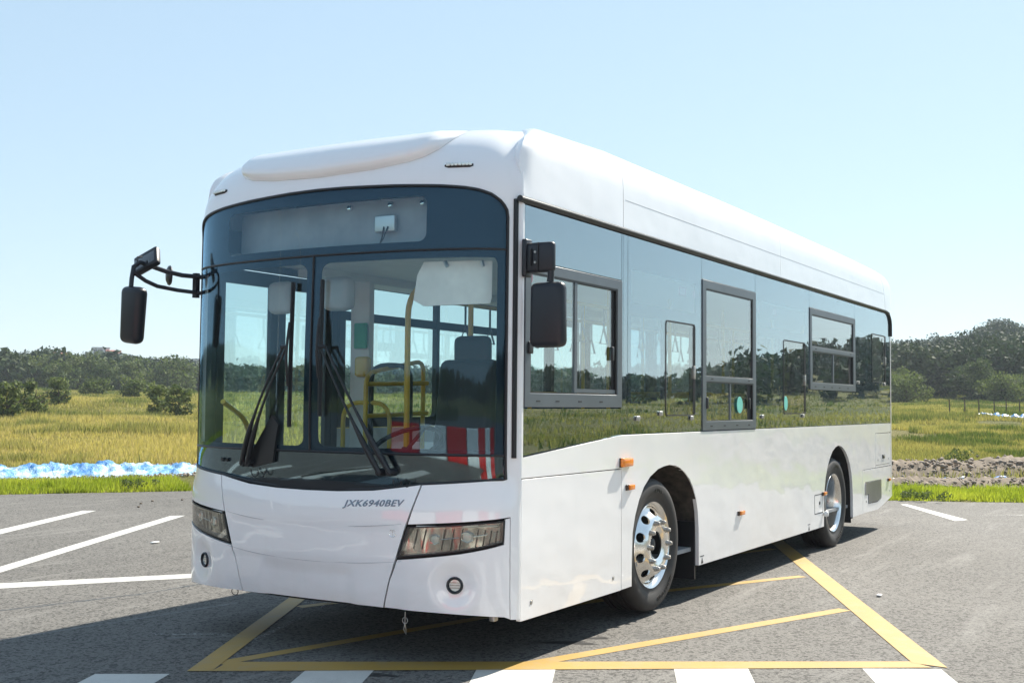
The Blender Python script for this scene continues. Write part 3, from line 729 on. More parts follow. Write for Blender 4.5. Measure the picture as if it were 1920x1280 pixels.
# ---- wheels
MT['tyre'] = simple('tyre_rubber', (.026,.024,.023), .62, var=.35, vs=10, bs_=.2, bscale=120)
MT['tyretext'] = simple('raised_tyre_letter', (.012,.012,.013), .3)
def wheel(cx, cz, R_, front):
    y = .045; cy = y
    hubm = MB(); wroot = None
    if front: hubm.lathe([(0,.0),(.035,.0),(.045,.006),(.047,.03),(.080,.045),(.085,.06),(.085,.16),(.14,.17)], (cx, cy-.01, cz), 32)
    else: hubm.lathe([(0,.09),(.06,.09),(.075,.10),(.09,.13),(.12,.14),(.12,.26)], (cx, cy, cz), 32)
    wroot = hubm.build('wheel', 'hub', bus)
    rr = .302
    pr = [(rr-.012,.012),(rr+.006,.0),(rr+.022,.003),(rr+.045,-.008),(rr+.075,-.020),(R_-.060,-.024),(R_-.030,-.014),(R_-.012,.006),(R_-.002,.026),(R_,.05)]
    for t_ in (.075,.115,.155,.195):
        pr += [(R_,t_-.006),(R_-.011,t_-.004),(R_-.011,t_+.004),(R_,t_+.006)]
    pr += [(R_,.23),(R_-.012,.255),(R_-.05,.278),(rr+.02,.265),(rr-.012,.25)]
    MB().lathe(pr, (cx, cy, cz), 80).build('tyre', 'tyre', wroot, ang=50)
    if front:
        # convex polished disc with ten hand holes
        rim = [(rr+.004,-.002),(rr+.004,.006),(rr-.008,.012),(rr-.020,.022),(rr-.024,.034)]
        MB().lathe([(rr-.026,.03),(rr-.018,.014),(rr-.004,.003),(rr+.006,-.004),(rr+.010,.003),(rr+.002,.012)], (cx, cy, cz), 64).build('rim', 'rim', wroot, ang=50)
        def dz(r):      # height of disc face (negative = outward)
            return float(np.interp(r, [.10,.125,.155,.185,.205,.235,.262,.278,.284], [-.030,-.042,-.050,-.048,-.036,-.004,.020,.034,.045]))
        outer_ = [(.283*math.cos(a), .283*math.sin(a)) for a in np.linspace(0, 2*PI, 65)[:-1]]
        holes_ = [[(.098*math.cos(a), .098*math.sin(a)) for a in np.linspace(0, 2*PI, 41)[:-1]]]
        for k in range(10):
            a0 = 2*PI*(k+.5)/10; hr = .232; h = []
            for b in np.linspace(0, 2*PI, 17)[:-1]:
                u_, w_ = .026*math.cos(b), .035*math.sin(b)
                h.append(((hr+u_)*math.cos(a0)-w_*math.sin(a0), (hr+u_)*math.sin(a0)+w_*math.cos(a0)))
            holes_.append(h)
        m = MB().solid(outer_, holes_, lambda a, b: (cx+a, cy+dz(math.hypot(a, b)), cz+b), lambda a, b: (cx+a, cy+dz(math.hypot(a, b))+.012, cz+b), .016)
        m.build('rim_disc', 'rim', wroot, ang=50)
        MB().lathe([(.28,.05),(.24,.10),(.14,.12),(.10,.10)], (cx, cy, cz), 40).build('brake_drum', 'gap', wroot)
        nuts_r = .168
        for k in range(10):
            a = 2*PI*k/10; px, pz = cx+nuts_r*math.cos(a), cz+nuts_r*math.sin(a)
            m = MB().lathe([(0,-.032),(.011,-.032),(.012,-.030),(.012,-.024)], (px, cy-.052, pz), 12)
            m.lathe([(.012,-.024),(.0165,-.022),(.018,-.019),(.018,-.004),(.022,-.002),(.022,.006)], (px, cy-.052, pz), 6)
            m.build('lug_nut', 'steel', wroot, ang=25)
        for k in range(8):
            a = 2*PI*(k+.5)/8
            MB().lathe([(0,-.014),(.009,-.014),(.010,.0)], (cx+.072*math.cos(a), cy+.034, cz+.072*math.sin(a)), 8).build('hub_bolt', 'gap', wroot)
    else:
        MB().lathe([(rr+.010,.003),(rr+.006,-.004),(rr-.004,.003),(rr-.014,.012),(rr-.022,.03),(rr-.030,.08),(rr-.042,.14),(rr-.05,.17)], (cx, cy, cz), 64).build('rim', 'rim', wroot, ang=50)
        MB().lathe([(.252,.17),(.235,.155),(.20,.15),(.16,.158),(.12,.15)], (cx, cy, cz), 48).build('rim_disc', 'rim', wroot, ang=50)
        for k in range(10):
            a = 2*PI*k/10
            MB().lathe([(0,-.03),(.014,-.03),(.017,-.026),(.017,.0)], (cx+.168*math.cos(a), cy+.152, cz+.168*math.sin(a)), 6).build('lug_nut', 'steel', wroot, ang=25)
    # sidewall lettering
    def ring_text(txt, rad, a_mid, size, step):
        m = MB()
        for i, ch in enumerate(txt):
            if ch == ' ': continue
            v, f = text_mesh(ch, size, .0014, 1, .0012)
            wv = max(q[0] for q in v)+min(q[0] for q in v)
            a = math.radians(a_mid)+step*(len(txt)-1)/2-step*i
            er = Vector((math.cos(a), 0, math.sin(a))); et = Vector((math.sin(a), 0, -math.cos(a)))
            m.add([tuple(Vector((cx, cy-.0242, cz))+er*(rad+q[1])+et*(q[0]-wv/2)+Vector((0,q[2],0))) for q in v], f)
        m.build('tyre_lettering', 'tyretext', wroot, merge=False)
    ring_text('HANKOOK', .378, -62, .042, .115); ring_text('AU06', .378, 80, .036, .09)
    return wroot
wf = wheel(1.968, .497, .478, True); wr = wheel(6.785, .470, .480, False)
def copy_far(src, dx=0):
    c = src.copy(); COL.objects.link(c); c.parent = bus
    def flipd(o_, p_):
        for ch in src.children:
            d = ch.copy(); COL.objects.link(d); d.parent = c
    flipd(src, c)
    c.matrix_local = Matrix.Diagonal((1, -1, 1, 1)) @ src.matrix_local
for w_ in (wf, wr): copy_far(w_)

# ---- badges on the hood
def hood_text(txt, th0, th1, z, h, mat, name):
    v, f = text_mesh(txt, 1.0, .0, 1.08, .022); xs_ = [q[0] for q in v]; x0, x1 = min(xs_), max(xs_); zs_ = [q[1] for q in v]; hh = max(zs_)
    base = []; top = []
    for q in v:
        u = (q[0]-x0)/(x1-x0); th = th1+(th0-th1)*u; zz = z+(.016*u)+(q[1]/hh)*h
        # slanted letters
        th -= (q[1]/hh)*.012
        base.append(BP(.0005)(th, zz)); top.append(BP(.004)(th, zz))
    n = len(v); cnt = set()
    for ff in f:
        for i in range(len(ff)): cnt.add((ff[i], ff[(i+1) % len(ff)]))
    bnd = [e for e in cnt if (e[1], e[0]) not in cnt]
    MB().add(base+top, [tuple(i+n for i in ff) for ff in f]+[(a, b, b+n, a+n) for a, b in bnd]).build(name, mat, bus, merge=False, ang=20)
hood_text('JXK6940BEV', 1.010, 1.342, .892, .038, 'badge', 'model_lettering')
c0 = (1.063,.748); m = MB()
def circ(dt, dz_, r, a0=0, a1=360): return [BP(.002)(c0[0]+dt+r*math.cos(math.radians(a)), c0[1]+dz_+r*math.sin(math.radians(a))) for a in np.linspace(a0, a1, 14)]
m.tube(circ(.0, -.002, .017, -200, 20), .0022, 5); m.tube(circ(-.006, .012, .009, -60, 200), .002, 5); m.tube(circ(.006, .012, .009, -20, 240), .002, 5); m.tube([BP(.002)(c0[0], c0[1]-.016), BP(.002)(c0[0], c0[1]+.01)], .002, 5)
m.build('emblem', 'chrome', bus)
m = MB(); m.tube([Vector((-.29,.60,.30)), Vector((-.29,.60,.235)), Vector((-.295,.605,.20)), Vector((-.285,.595,.17)), Vector((-.28,.60,.20)), Vector((-.29,.60,.23))], .0028, 6)
m.tube([Vector((-.29,.60,.25))+Vector((.0,.018*math.cos(a),.018*math.sin(a))) for a in np.linspace(0, 2*PI, 14)[:-1]], .0022, 5, True)
m.build('spring_hook', 'steel', bus)
m = MB(); p = BP(-.03)(2.12,.30); m.tube([p+Vector((0,.028*math.cos(a),-.01+.022*math.sin(a))) for a in np.linspace(0, 2*PI, 16)[:-1]], .003, 5, True); m.build('tow_loop', 'rubber', bus)
m = MB().rbox((-.03,.16,.268), (.05,.04,.04), .012); m.build('tow_eye', 'steel', bus)

# ---- wipers
def wiper(pv, tip, blade0, blade1, dsep):
    P_ = lambda th, z, o_: GP(o_)(th, z)
    mm = MB(); a, b = P_(*pv, .05), P_(*tip, .06)
    for s_ in (-1, 1):
        sh = dsep*s_
        a_, b_ = P_(pv[0]+sh, pv[1], .05), P_(tip[0]+sh*.55, tip[1], .055)
        pts = [P_(pv[0]+sh+(tip[0]+sh*.55-pv[0]-sh)*t, pv[1]+(tip[1]-pv[1])*t, .05+.02*math.sin(PI*t)) for t in np.linspace(0, 1, 9)]
        rads = [.016,.018,.018,.011,.008,.008,.008,.008,.008]
        mm.tube(pts, rads, 8)
    mm.tube([P_(tip[0]-dsep*.75, tip[1], .055), P_(tip[0]+dsep*.75, tip[1], .055)], .012, 8)
    o_ = mm.build('wiper', 'plastic', bus)
    m2 = MB(); 
    for s_ in (-1, 1): m2.lathe([(0,-.06),(.020,-.058),(.024,-.045),(.024,.05)], (0,0,0), 14, 'x'); m2.v[-4*14:] = [tuple(Vector(q)+P_(pv[0]+dsep*s_, pv[1], .0)) for q in m2.v[-4*14:]]
    m2.build('pivot_cap', 'rubber', o_)
    m3 = MB(); bp = [P_(blade0[0]+(blade1[0]-blade0[0])*t, blade0[1]+(blade1[1]-blade0[1])*t, .03) for t in np.linspace(0, 1, 14)]
    m3.tube(bp, .009, 6, ry=.014)
    m3.tube([P_(blade0[0]+(blade1[0]-blade0[0])*t, blade0[1]+(blade1[1]-blade0[1])*t, .045+.02*math.sin(PI*(t-.28)/.44)) for t in np.linspace(.28, .72, 9)], .009, 6)
    m3.tube([P_(blade0[0]+(blade1[0]-blade0[0])*t, blade0[1]+(blade1[1]-blade0[1])*t, .012) for t in np.linspace(0, 1, 14)], .005, 4)
    m3.build('wiper_blade', 'rubber', o_)
    # washer hose loops
    m4 = MB()
    for k in range(2):
        c_ = Vector(P_(pv[0]+(-.06-.05*k), pv[1]-.045, .03)); m4.tube([c_+Vector((0, .030*math.cos(q), .034*math.sin(q))) for q in np.linspace(-PI, 0.2, 12)], .0035, 5)
    m4.build('washer_hose', 'rubber', o_)
wiper((1.985,1.118), (1.703,1.835), (1.681,1.349), (1.677,2.234), .022)
wiper((1.115,1.098), (1.468,1.832), (1.494,1.417), (1.496,2.24), .030)
m = MB(); m.solid([(1.80,1.13),(1.95,1.09),(1.97,1.16),(1.80,1.42),(1.76,1.36)], [], GP(.02), GP(-.0), .04); m.build('wiper_shield', 'plastic', bus)
for th in (2.19, 2.24): MB().lathe([(0,-.012),(.012,-.012),(.014,.006)], GP(.0)(th, 1.128), 12, 'x').build('washer_nozzle', 'plastic', bus)

# ---- near mirror (bracket on the corner, head below)
m = MB().rbox((.0,-.115,2.345), (.05,.19,.175), .022); m.rbox((-.0,-.025,2.345), (.075,.03,.22), .008)
nm = m.build('side_mirror', 'mirror_case', bus)
m = MB().box(-.029,-.024,-.118,-.112,2.26,2.43); m.tube([(-.022,-.07,2.30),(-.034,-.07,2.30),(-.034,-.07,2.39),(-.022,-.07,2.39)], .005, 6); m.build('bracket_hinge', 'gap', nm)
m = MB()
for z in (2.315, 2.375): MB().lathe([(0,-.006),(.007,-.006),(.008,.004)], (-.025,-.095,z), 10, 'x').build('bracket_screw', 'steel', nm)
MB().tube([(.0,-.185,2.30),(.0,-.185,2.235),(.0,-.180,2.20)], [.022,.019,.021], 12).build('mirror_stem', 'mirror_case', nm)
MB().rbox((.0,-.170,2.012), (.085,.222,.375), .038, taper=-.02).build('mirror_head', 'mirror_case', nm)
MB().box(.040,.044,-.262,-.078,1.86,2.16).build('mirror_face', 'mirror', nm)
# ---- far mirror on its long double arm
arm = lambda pts, r: MB().tube(pts, r, 10)
bx = Vector((-.02, 2.56, 2.30))
H = Vector((-.40, 2.80, 2.07))
m = MB()
m.tube([(.02,2.565,2.358),(-.10,2.66,2.366),(-.20,2.71,2.385),(-.30,2.77,2.42),(-.36,2.785,2.435),(-.405,2.795,2.40),(-.415,2.80,2.32),(-.42,2.80,2.25)], .016, 10)
m.tube([(.02,2.565,2.245),(-.12,2.68,2.262),(-.25,2.735,2.28),(-.33,2.76,2.31),(-.39,2.785,2.35),(-.41,2.795,2.37)], .014, 10)
m.box(-.035,.0,2.59,2.625,2.215,2.385)
fm = m.build('side_mirror', 'mirror_case', bus)
R = Matrix.Rotation(math.radians(6), 3, 'X') @ Matrix.Rotation(math.radians(-3), 3, 'Y')
MB().rbox((-.395,2.80,2.075), (.10,.185,.385), .045, R, taper=.05).build('mirror_head', 'mirror_case', fm)
R2 = Matrix.Rotation(math.radians(25), 3, 'Y') @ Matrix.Rotation(math.radians(-28), 3, 'X')
MB().rbox((-.285,2.80,2.450), (.05,.20,.15), .016, R2).build('kerb_mirror', 'mirror_case', fm)
m = MB().rbox((-.31,2.80,2.450), (.006,.17,.09), .002, R2); m.v = [tuple(Vector(q)+R2 @ Vector((-.001,0,0))) for q in m.v]; m.build('mirror_face', 'fritgloss', fm)
R3 = Matrix.Rotation(math.radians(-35), 3, 'Z') @ Matrix.Rotation(math.radians(30), 3, 'X')
m = MB().lathe([(0,-.025),(.04,-.021),(.066,-.008),(.070,.004),(.060,.014),(0,.018)], (0,0,0), 20, 'x'); m.v = [tuple(R3 @ Vector(q)+Vector((-.14,2.74,2.365))) for q in m.v]; m.build('round_mirror', 'mirror_case', fm)
MB().tube([(-.38,2.79,2.43),(-.37,2.80,2.47),(-.33,2.80,2.475)], .006, 6).build('mirror_bracket', 'mirror_case', fm)

# ---- inside the bus
MB().box(.30, 9.28, .06, W-.06, .37, .40).build('cabin_floor', 'floor', bus)
m = MB().box(.45, 9.28, .05, W-.05, 2.50, 2.53); m.box(.0, .45, .10, W-.10, 2.47, 2.50); m.build('ceiling', 'inner_white', bus)
m = MB(); 
for s_ in (0, 1):
    y_ = (lambda a: a) if s_ == 0 else (lambda a: W-a)
    m.plate([(.9,2.44),(9.2,2.44),(9.2,2.50),(.9,2.50)], y_(.06), y_(.30))
m.build('ceiling_duct', 'inner_white', bus)
m = MB().solid(rrect(.80, PI-.80, 2.41, 2.75, .03), [], GP(-.16), GP(-.18), .05); sb = m.build('destination_box', simple('sign_board', (.30,.33,.36), .6), bus)
p = GP(-.13)(1.22, 2.585)
MB().rbox(p, (.03,.15,.10), .006).build('sign_controller', 'alu', sb)
MB().tube([p+Vector((-.02,0,-.02)), p+Vector((-.02,.01,-.08)), p+Vector((-.01,.05,-.16))], .004, 6).tube([p+Vector((-.02,-.03,-.02)), p+Vector((-.02,0,-.09)), p+Vector((-.01,.06,-.15))], .004, 6).build('sign_cable', 'rubber', sb)
for th in (1.45, 1.20, 1.0): MB().lathe([(0,-.02),(.014,-.018),(.02,-.004),(.02,.004)], GP(-.15)(th, 2.70), 14, 'x').build('fixing_knob', 'chrome', sb)
# dashboard
dp = [(th, z) for th, z in [(.25,.95),(PI-.6,.95),(PI-.6,1.20),(.25,1.20)]]
def dash(u, v):
    th = .3+(PI-.9)*u; p = GP(-.03)(th, 1.19); q = Vector((.25, p.y, 1.10)); return p.lerp(q, v)+Vector((0,0,.03*math.sin(PI*v)))
MB().grid(dash, 24, 6).build('dashboard', 'dark_inner', bus)
MB().box(-.05,.42,.28,1.15,.42,1.12).build('instrument_binnacle', 'dark_inner', bus)
m = MB(); R = Matrix.Rotation(math.radians(-28), 3, 'Y')
sw = [Vector((.05,.85,1.24))+R @ Vector((.225*math.cos(a), .225*math.sin(a), 0)) for a in np.linspace(0, 2*PI, 28)[:-1]]
m.tube(sw, .015, 8, True)
for a in (0, 2*PI/3, 4*PI/3): m.tube([Vector((.05,.85,1.21)), Vector((.05,.85,1.24))+R @ Vector((.22*math.cos(a), .22*math.sin(a), 0))], .012, 6)
m.tube([(.05,.85,1.22),(-.08,.85,.95)], .03, 8); m.build('steering_wheel', 'seatblack', bus)
m = MB().rbox((.52,.88,1.02), (.48,.48,.14), .05); m.rbox((.78,.88,1.42), (.14,.46,.76), .06, Matrix.Rotation(math.radians(8), 3, 'Y')); m.rbox((.85,.88,1.86), (.10,.28,.20), .045)
m.box(.42,.66,.74,1.02,.4,.98); m.build('driver_seat', 'seatblack', bus)
MB().rect(1.20, 1.22, .45, 1.45, .08, 1.10).build('driver_partition', 'dark_inner', bus)
# sun visor and dome lamps behind the screen
m = MB().solid([(.37,2.12),(.40,2.085),(.96,2.075),(1.02,2.11),(1.0,2.26),(.96,2.335),(.37,2.335)], [], GP(-.09), GP(-.115), .04); v_ = m.build('sun_visor', simple('visor_board', (.80,.77,.70), .55), bus)
for th in (.50,.80): MB().tube([GP(-.08)(th, 2.30), GP(-.08)(th+.02, 2.335)], .012, 6).build('visor_arm', 'alu', v_)
m = MB().rbox((.05,1.40,2.20), (.12,.22,.22), .05); m.build('camera_pod', 'podgrey', bus)
m = MB().rbox((.12,1.95,2.20), (.10,.20,.22), .05); m.build('camera_pod', 'podgrey', bus)
# yellow handrails
def rail_(pts, r=.018, nm_='handrail', mt='yellow'): 
    return MB().tube(pts, r, 8).build(nm_, mt, bus)
def bend(pts, r=.12, n=5):
    out = [Vector(pts[0])]
    for i in range(1, len(pts)-1):
        p, a, b = Vector(pts[i]), Vector(pts[i-1]), Vector(pts[i+1]); d0 = (a-p); d1 = (b-p); rr = min(r, d0.length*.49, d1.length*.49)
        s0, s1 = p+d0.normalized()*rr, p+d1.normalized()*rr
        for k in range(n+1): t = k/n; out.append(s0.lerp(p, t).lerp(p.lerp(s1, t), t))
    return out+[Vector(pts[-1])]
rail_(bend([(.55,1.21,.4),(.55,1.21,2.24),(.45,.86,2.34)], .16), .02)
rail_(bend([(1.32,1.2,.4),(1.32,1.2,2.48)]), .02)
rail_(bend([(.35,2.42,.5),(.35,2.42,1.35),(-.05,2.30,1.50)], .2)); rail_(bend([(1.36,2.40,.5),(1.36,2.40,1.5),(1.36,1.95,1.5),(1.36,1.95,.5)], .15))
rail_(bend([(1.36,2.13,.5),(1.36,2.13,1.79),(1.50,1.86,1.79),(1.50,1.86,.5)], .12), .02, 'handrail', 'seatblack')
rail_([(1.15,2.02,1.64),(1.90,1.98,1.66)], .018); rail_([(1.15,2.02,1.40),(1.90,1.98,1.42)], .018); rail_(bend([(1.15,2.02,.5),(1.15,2.02,1.72),(1.9,2.02,1.84),(1.9,2.02,.5)], .1), .018)
rail_(bend([(2.2,1.6,.4),(2.2,1.6,1.62),(2.9,1.6,1.62),(2.9,1.6,.4)], .14)); 
for x in (2.9, 4.2, 5.6, 7.2, 8.4):
    for y in (.85, 1.75): rail_([(x,y,.4),(x,y,2.48)], .017)
for y in (.85, 1.75):
    rail_([(1.9,y,2.30),(9.0,y,2.30)], .016)
    for x in np.arange(2.05, 8.9, .38):
        x = float(x)+.05*((y > 1)*1)
        m = MB(); m.box(x-.012,x+.012,y-.003,y+.003,2.13,2.30); m.tube([(x,y,2.13),(x-.07,y,2.0),(x+.07,y,2.0)], .010, 6, True); m.build('strap_handle', 'inner_grey', bus)
m = MB().rbox((1.42,2.26,1.78), (.08,.13,.16), .03); m.build('card_reader', 'yellow', bus)
m = MB().rbox((1.40,2.27,2.02), (.03,.12,.20), .01); m.build('route_sign', 'green', bus)
MB().box(1.44,1.50,2.22,2.40,.4,2.45).build('cabin_post', 'inner_white', bus)
# raised wheel housing beside the door
m = MB(); k = 16
v = []
for i in range(k+1):
    a = PI*i/k; v += [(2.14+.66*math.cos(a), 1.95, .6+.58*math.sin(a)), (2.14+.66*math.cos(a), 2.50, .6+.58*math.sin(a))]
m.add(v, [(2*i, 2*i+1, 2*i+3, 2*i+2) for i in range(k)]+[tuple(2*i for i in range(k+1))]); m.build('wheel_housing', 'inner_white', bus)
m = MB(); v = [(x, W-y, z) for x, y, z in m.v]
MB().grid(lambda a, b: (2.14+.66*math.cos(PI*a), .06+.6*b, .6+.58*math.sin(PI*a)), 16, 2).build('wheel_housing', 'inner_white', bus)
# passenger seats
def seat(x, y):
    m = MB().rbox((x,y,.86), (.42,.42,.07), .03); m.rbox((x+.22,y,1.20), (.07,.42,.66), .03, Matrix.Rotation(math.radians(8), 3, 'Y')); m.tube([(x,y,.83),(x,y,.4)], .03, 8)
    o_ = m.build('passenger_seat', 'seat', bus)
    MB().tube(bend([(x+.25,y-.19,1.40),(x+.27,y-.19,1.60),(x+.27,y+.19,1.60),(x+.25,y+.19,1.40)], .06), .014, 6).build('seat_handle', 'yellow', o_)
for x in (3.2, 4.05, 4.9, 5.75, 6.6, 7.45, 8.3):
    for y in (.32, .78, 1.80, 2.24):
        if y > 1.7 and 4.2 < x < 5.7: continue
        seat(x, y)
print('bus built', len(bus.children))
# ================================================================== setting
CAMX, CAMY = CAMP.x, CAMP.y
KERB = [(-60,62),(-30,39),(-10,24.9),(5.98,12.94),(8.31,11.15),(9.9,8.2),(13.52,.87),(14.34,-.93),(19,-11),(24,-22),(30,-36)]
YARD = KERB+[(-12,-62),(-62,-50),(-80,5)]
SKY_AE = [(-180,2.2),(-150,1.2),(-120,3.0),(-90,3.4),(-60,3.0),(-40,2.2),(-30,2.0),(-27,1.95),(-23.5,1.2),(-19,1.8),(-15.3,3.0),(-13,3.4),(0,3.3),(6.8,3.81),(7.6,4.04),(8.2,4.0),(9.05,3.44),(10.15,3.45),(11.04,3.0),(11.36,3.3),(12.4,3.0),(15,2.7),(20,1.9),(32,1.7),(39,1.63),(45.6,1.69),(46.2,1.85),(47.3,1.96),(48.1,1.92),(48.8,2.03),(49.8,2.2),(50.5,2.16),(51.5,2.29),(52.5,2.29),(52.9,2.13),(54.2,2.0),(60,1.8),(75,2.3),(95,3.4),(115,4.2),(135,3.0),(150,2.0),(165,2.0),(180,2.2)]
_a = np.array([p[0] for p in SKY_AE]); _e = np.array([p[1] for p in SKY_AE])
def vnoise(x, y, s, seed=0):
    x = np.asarray(x, float)/s; y = np.asarray(y, float)/s; xi = np.floor(x); yi = np.floor(y); fx = x-xi; fy = y-yi
    def hsh(a, b): q = np.sin(a*127.1+b*311.7+seed*74.7)*43758.5453; return q-np.floor(q)
    fx = fx*fx*(3-2*fx); fy = fy*fy*(3-2*fy)
    return (hsh(xi,yi)*(1-fx)+hsh(xi+1,yi)*fx)*(1-fy)+(hsh(xi,yi+1)*(1-fx)+hsh(xi+1,yi+1)*fx)*fy
def smst(a, b, x): t = np.clip((x-a)/(b-a), 0, 1); return t*t*(3-2*t)
def polar(x, y): 
    dx, dy = np.asarray(x)-CAMX, np.asarray(y)-CAMY; return np.hypot(dx, dy), np.degrees(np.arctan2(dy, dx))
def ridge(az):        # distance of wood edge, of ridge, tree height, ridge elevation
    near = smst(28, 14, az)*smst(-175, -160, az)      # near hill on the right and round the south
    D0 = 150-38*near; D1 = 480-250*near; th = 8.5-3.0*near
    return D0, D1, th, np.interp(az, _a, _e)
def kd(x, y):
    p = np.stack([np.ravel(x), np.ravel(y)], 1).astype(float)
    d = edgedist(p, YARD); return np.where(inside(p, YARD), -d, d).reshape(np.shape(x))
def height(x, y, d=None):
    if d is None: d = kd(x, y)
    D, az = polar(x, y); D0, D1, th, el = ridge(az)
    h = .02+.06*smst(2.6, 6, d)+2.25*np.clip((d-6)/100, 0, 1)
    h += (vnoise(x, y, 9)-.5)*.5*smst(6, 20, d)+(vnoise(x, y, 2.3, 3)-.5)*.12*smst(4, 8, d)
    zr = 1.5+D1*np.tan(np.radians(el))-th
    h += np.maximum(0, (zr-h))*np.clip((D-D0)/(D1-D0), 0, 1)**1.15
    h += (vnoise(x, y, 40, 5)-.5)*2.0*smst(D0, D0+60, D)
    h = np.where(D > D1+30, h-(D-D1-30)*.05, h)
    return np.where(d < 0, -.12, h)
def mesh_np(name, V, F, mat, smooth=False, attr=None):
    V = np.asarray(V, np.float32); F = np.asarray(F, np.int32); k = F.shape[1]
    me = bpy.data.meshes.new(name); me.vertices.add(len(V)); me.vertices.foreach_set('co', V.ravel())
    me.loops.add(F.size); me.loops.foreach_set('vertex_index', F.ravel())
    me.polygons.add(len(F)); me.polygons.foreach_set('loop_start', np.arange(0, F.size, k, dtype=np.int32)); me.polygons.foreach_set('loop_total', np.full(len(F), k, np.int32))
    if smooth: me.polygons.foreach_set('use_smooth', np.ones(len(F), bool))
    me.update(calc_edges=True)
    if attr is not None:
        a = me.attributes.new('tint', 'FLOAT', 'POINT'); a.data.foreach_set('value', np.asarray(attr, np.float32))
    me.materials.append(MT[mat] if isinstance(mat, str) else mat)
    o = bpy.data.objects.new(name, me); COL.objects.link(o); return o

# materials of the setting
def m_asphalt():
    m, t, b = newmat('asphalt'); v = coords(t)
    big = noise(t, v, .35, 4, .6); mid = noise(t, v, 3.0, 5, .65); fine = noise(t, v, 95, 3, .7); 
    base = ramp(t, big, [(.3, (.128,.123,.114)), (.7, (.172,.165,.153))])
    base = mix(t, ramp(t, mid, [(.35, (0,0,0)), (.75, (.5,.5,.5))]), base, (.175,.165,.150))
    vo = node(t, 'ShaderNodeTexVoronoi'); vo.inputs['Scale'].default_value = 58; t.links.new(v, vo.inputs['Vector'])
    chips = ramp(t, vo.outputs['Color'], [(.22, (.26,.26,.26)), (.48, (1,1,1)), (.85, (1.0,1.0,1.0)), (1, (1.45,1.44,1.40))])
    base = mix(t, .8, base, chips, 'MULTIPLY')
    base = mix(t, .75, base, ramp(t, fine, [(.34, (.35,.35,.35)), (.5, (1,1,1)), (.68, (1.35,1.35,1.32))]), 'MULTIPLY')
    # pale scuffs that sweep past the bus
    tc = node(t, 'ShaderNodeTexCoord'); mp = node(t, 'ShaderNodeMapping'); mp.inputs['Rotation'].default_value = (0,0,math.radians(18)); mp.inputs['Scale'].default_value = (.35, 3.2, 1)
    t.links.new(tc.outputs['Object'], mp.inputs[0]); st = noise(t, mp.outputs[0], 1.1, 6, .7)
    base = mix(t, ramp(t, st, [(.54, (0,0,0)), (.72, (.40,.40,.40))]), base, (.30,.29,.27))
    # stains
    stn = noise(t, v, 1.15, 4, .5); base = mix(t, ramp(t, stn, [(.66, (0,0,0)), (.74, (.55,.55,.55))]), base, (.07,.07,.068))
    t.links.new(base, b.inputs['Base Color']); b.inputs['Roughness'].default_value = .85; b.inputs['Specular IOR Level'].default_value = .25
    bump(t, b, fine, .55, .006); return m
def m_mark(name, col, worn, amt=.6):
    m, t, b = newmat(name); v = coords(t)
    f = noise(t, v, 5, 7, .75); sp = noise(t, v, 85, 3, .7)
    c1 = ramp(t, noise(t, v, 2.2, 4), [(.3, tuple(c*.86 for c in col)), (.7, col)])
    k = ramp(t, f, [(.50, (0,0,0)), (.78, (amt,amt,amt))]); c2 = mix(t, k, c1, worn)
    k2 = ramp(t, sp, [(.60, (0,0,0)), (.70, (.55,.55,.55))]); c3 = mix(t, k2, c2, worn)
    t.links.new(c3, b.inputs['Base Color']); b.inputs['Roughness'].default_value = .6; bump(t, b, sp, .35, .004); return m
def m_scuff():
    m = bpy.data.materials.new('chalk_scuff'); m.use_nodes = True; t = m.node_tree; b = t.nodes['Principled BSDF']; out = t.nodes['Material Output']
    b.inputs['Base Color'].default_value = (.62,.62,.60,1); b.inputs['Roughness'].default_value = .8
    v = coords(t); f = ramp(t, noise(t, v, 38, 4, .8), [(.50, (0,0,0)), (.64, (.75,.75,.75))])
    tr = node(t, 'ShaderNodeBsdfTransparent'); ms = node(t, 'ShaderNodeMixShader'); t.links.new(f, ms.inputs[0]); t.links.new(tr.outputs[0], ms.inputs[1]); t.links.new(b.outputs[0], ms.inputs[2]); t.links.new(ms.outputs[0], out.inputs[0])
    return m
def m_field():
    m, t, b = newmat('field_grass_ground'); v = coords(t)
    c = ramp(t, noise(t, v, .045, 5, .6), [(.30, (.11,.125,.04)), (.5, (.23,.205,.075)), (.72, (.34,.27,.12))])
    c = mix(t, ramp(t, noise(t, v, .55, 5, .7), [(.35, (0,0,0)), (.7, (.8,.8,.8))]), c, (.13,.145,.045))
    c = mix(t, ramp(t, noise(t, v, .16, 4), [(.64, (0,0,0)), (.72, (.7,.7,.7))]), c, (.36,.27,.17))
    t.links.new(c, b.inputs['Base Color']); b.inputs['Roughness'].default_value = .95; b.inputs['Specular IOR Level'].default_value = .1
    bump(t, b, noise(t, v, 2.2, 6, .8), 1, .4); return m
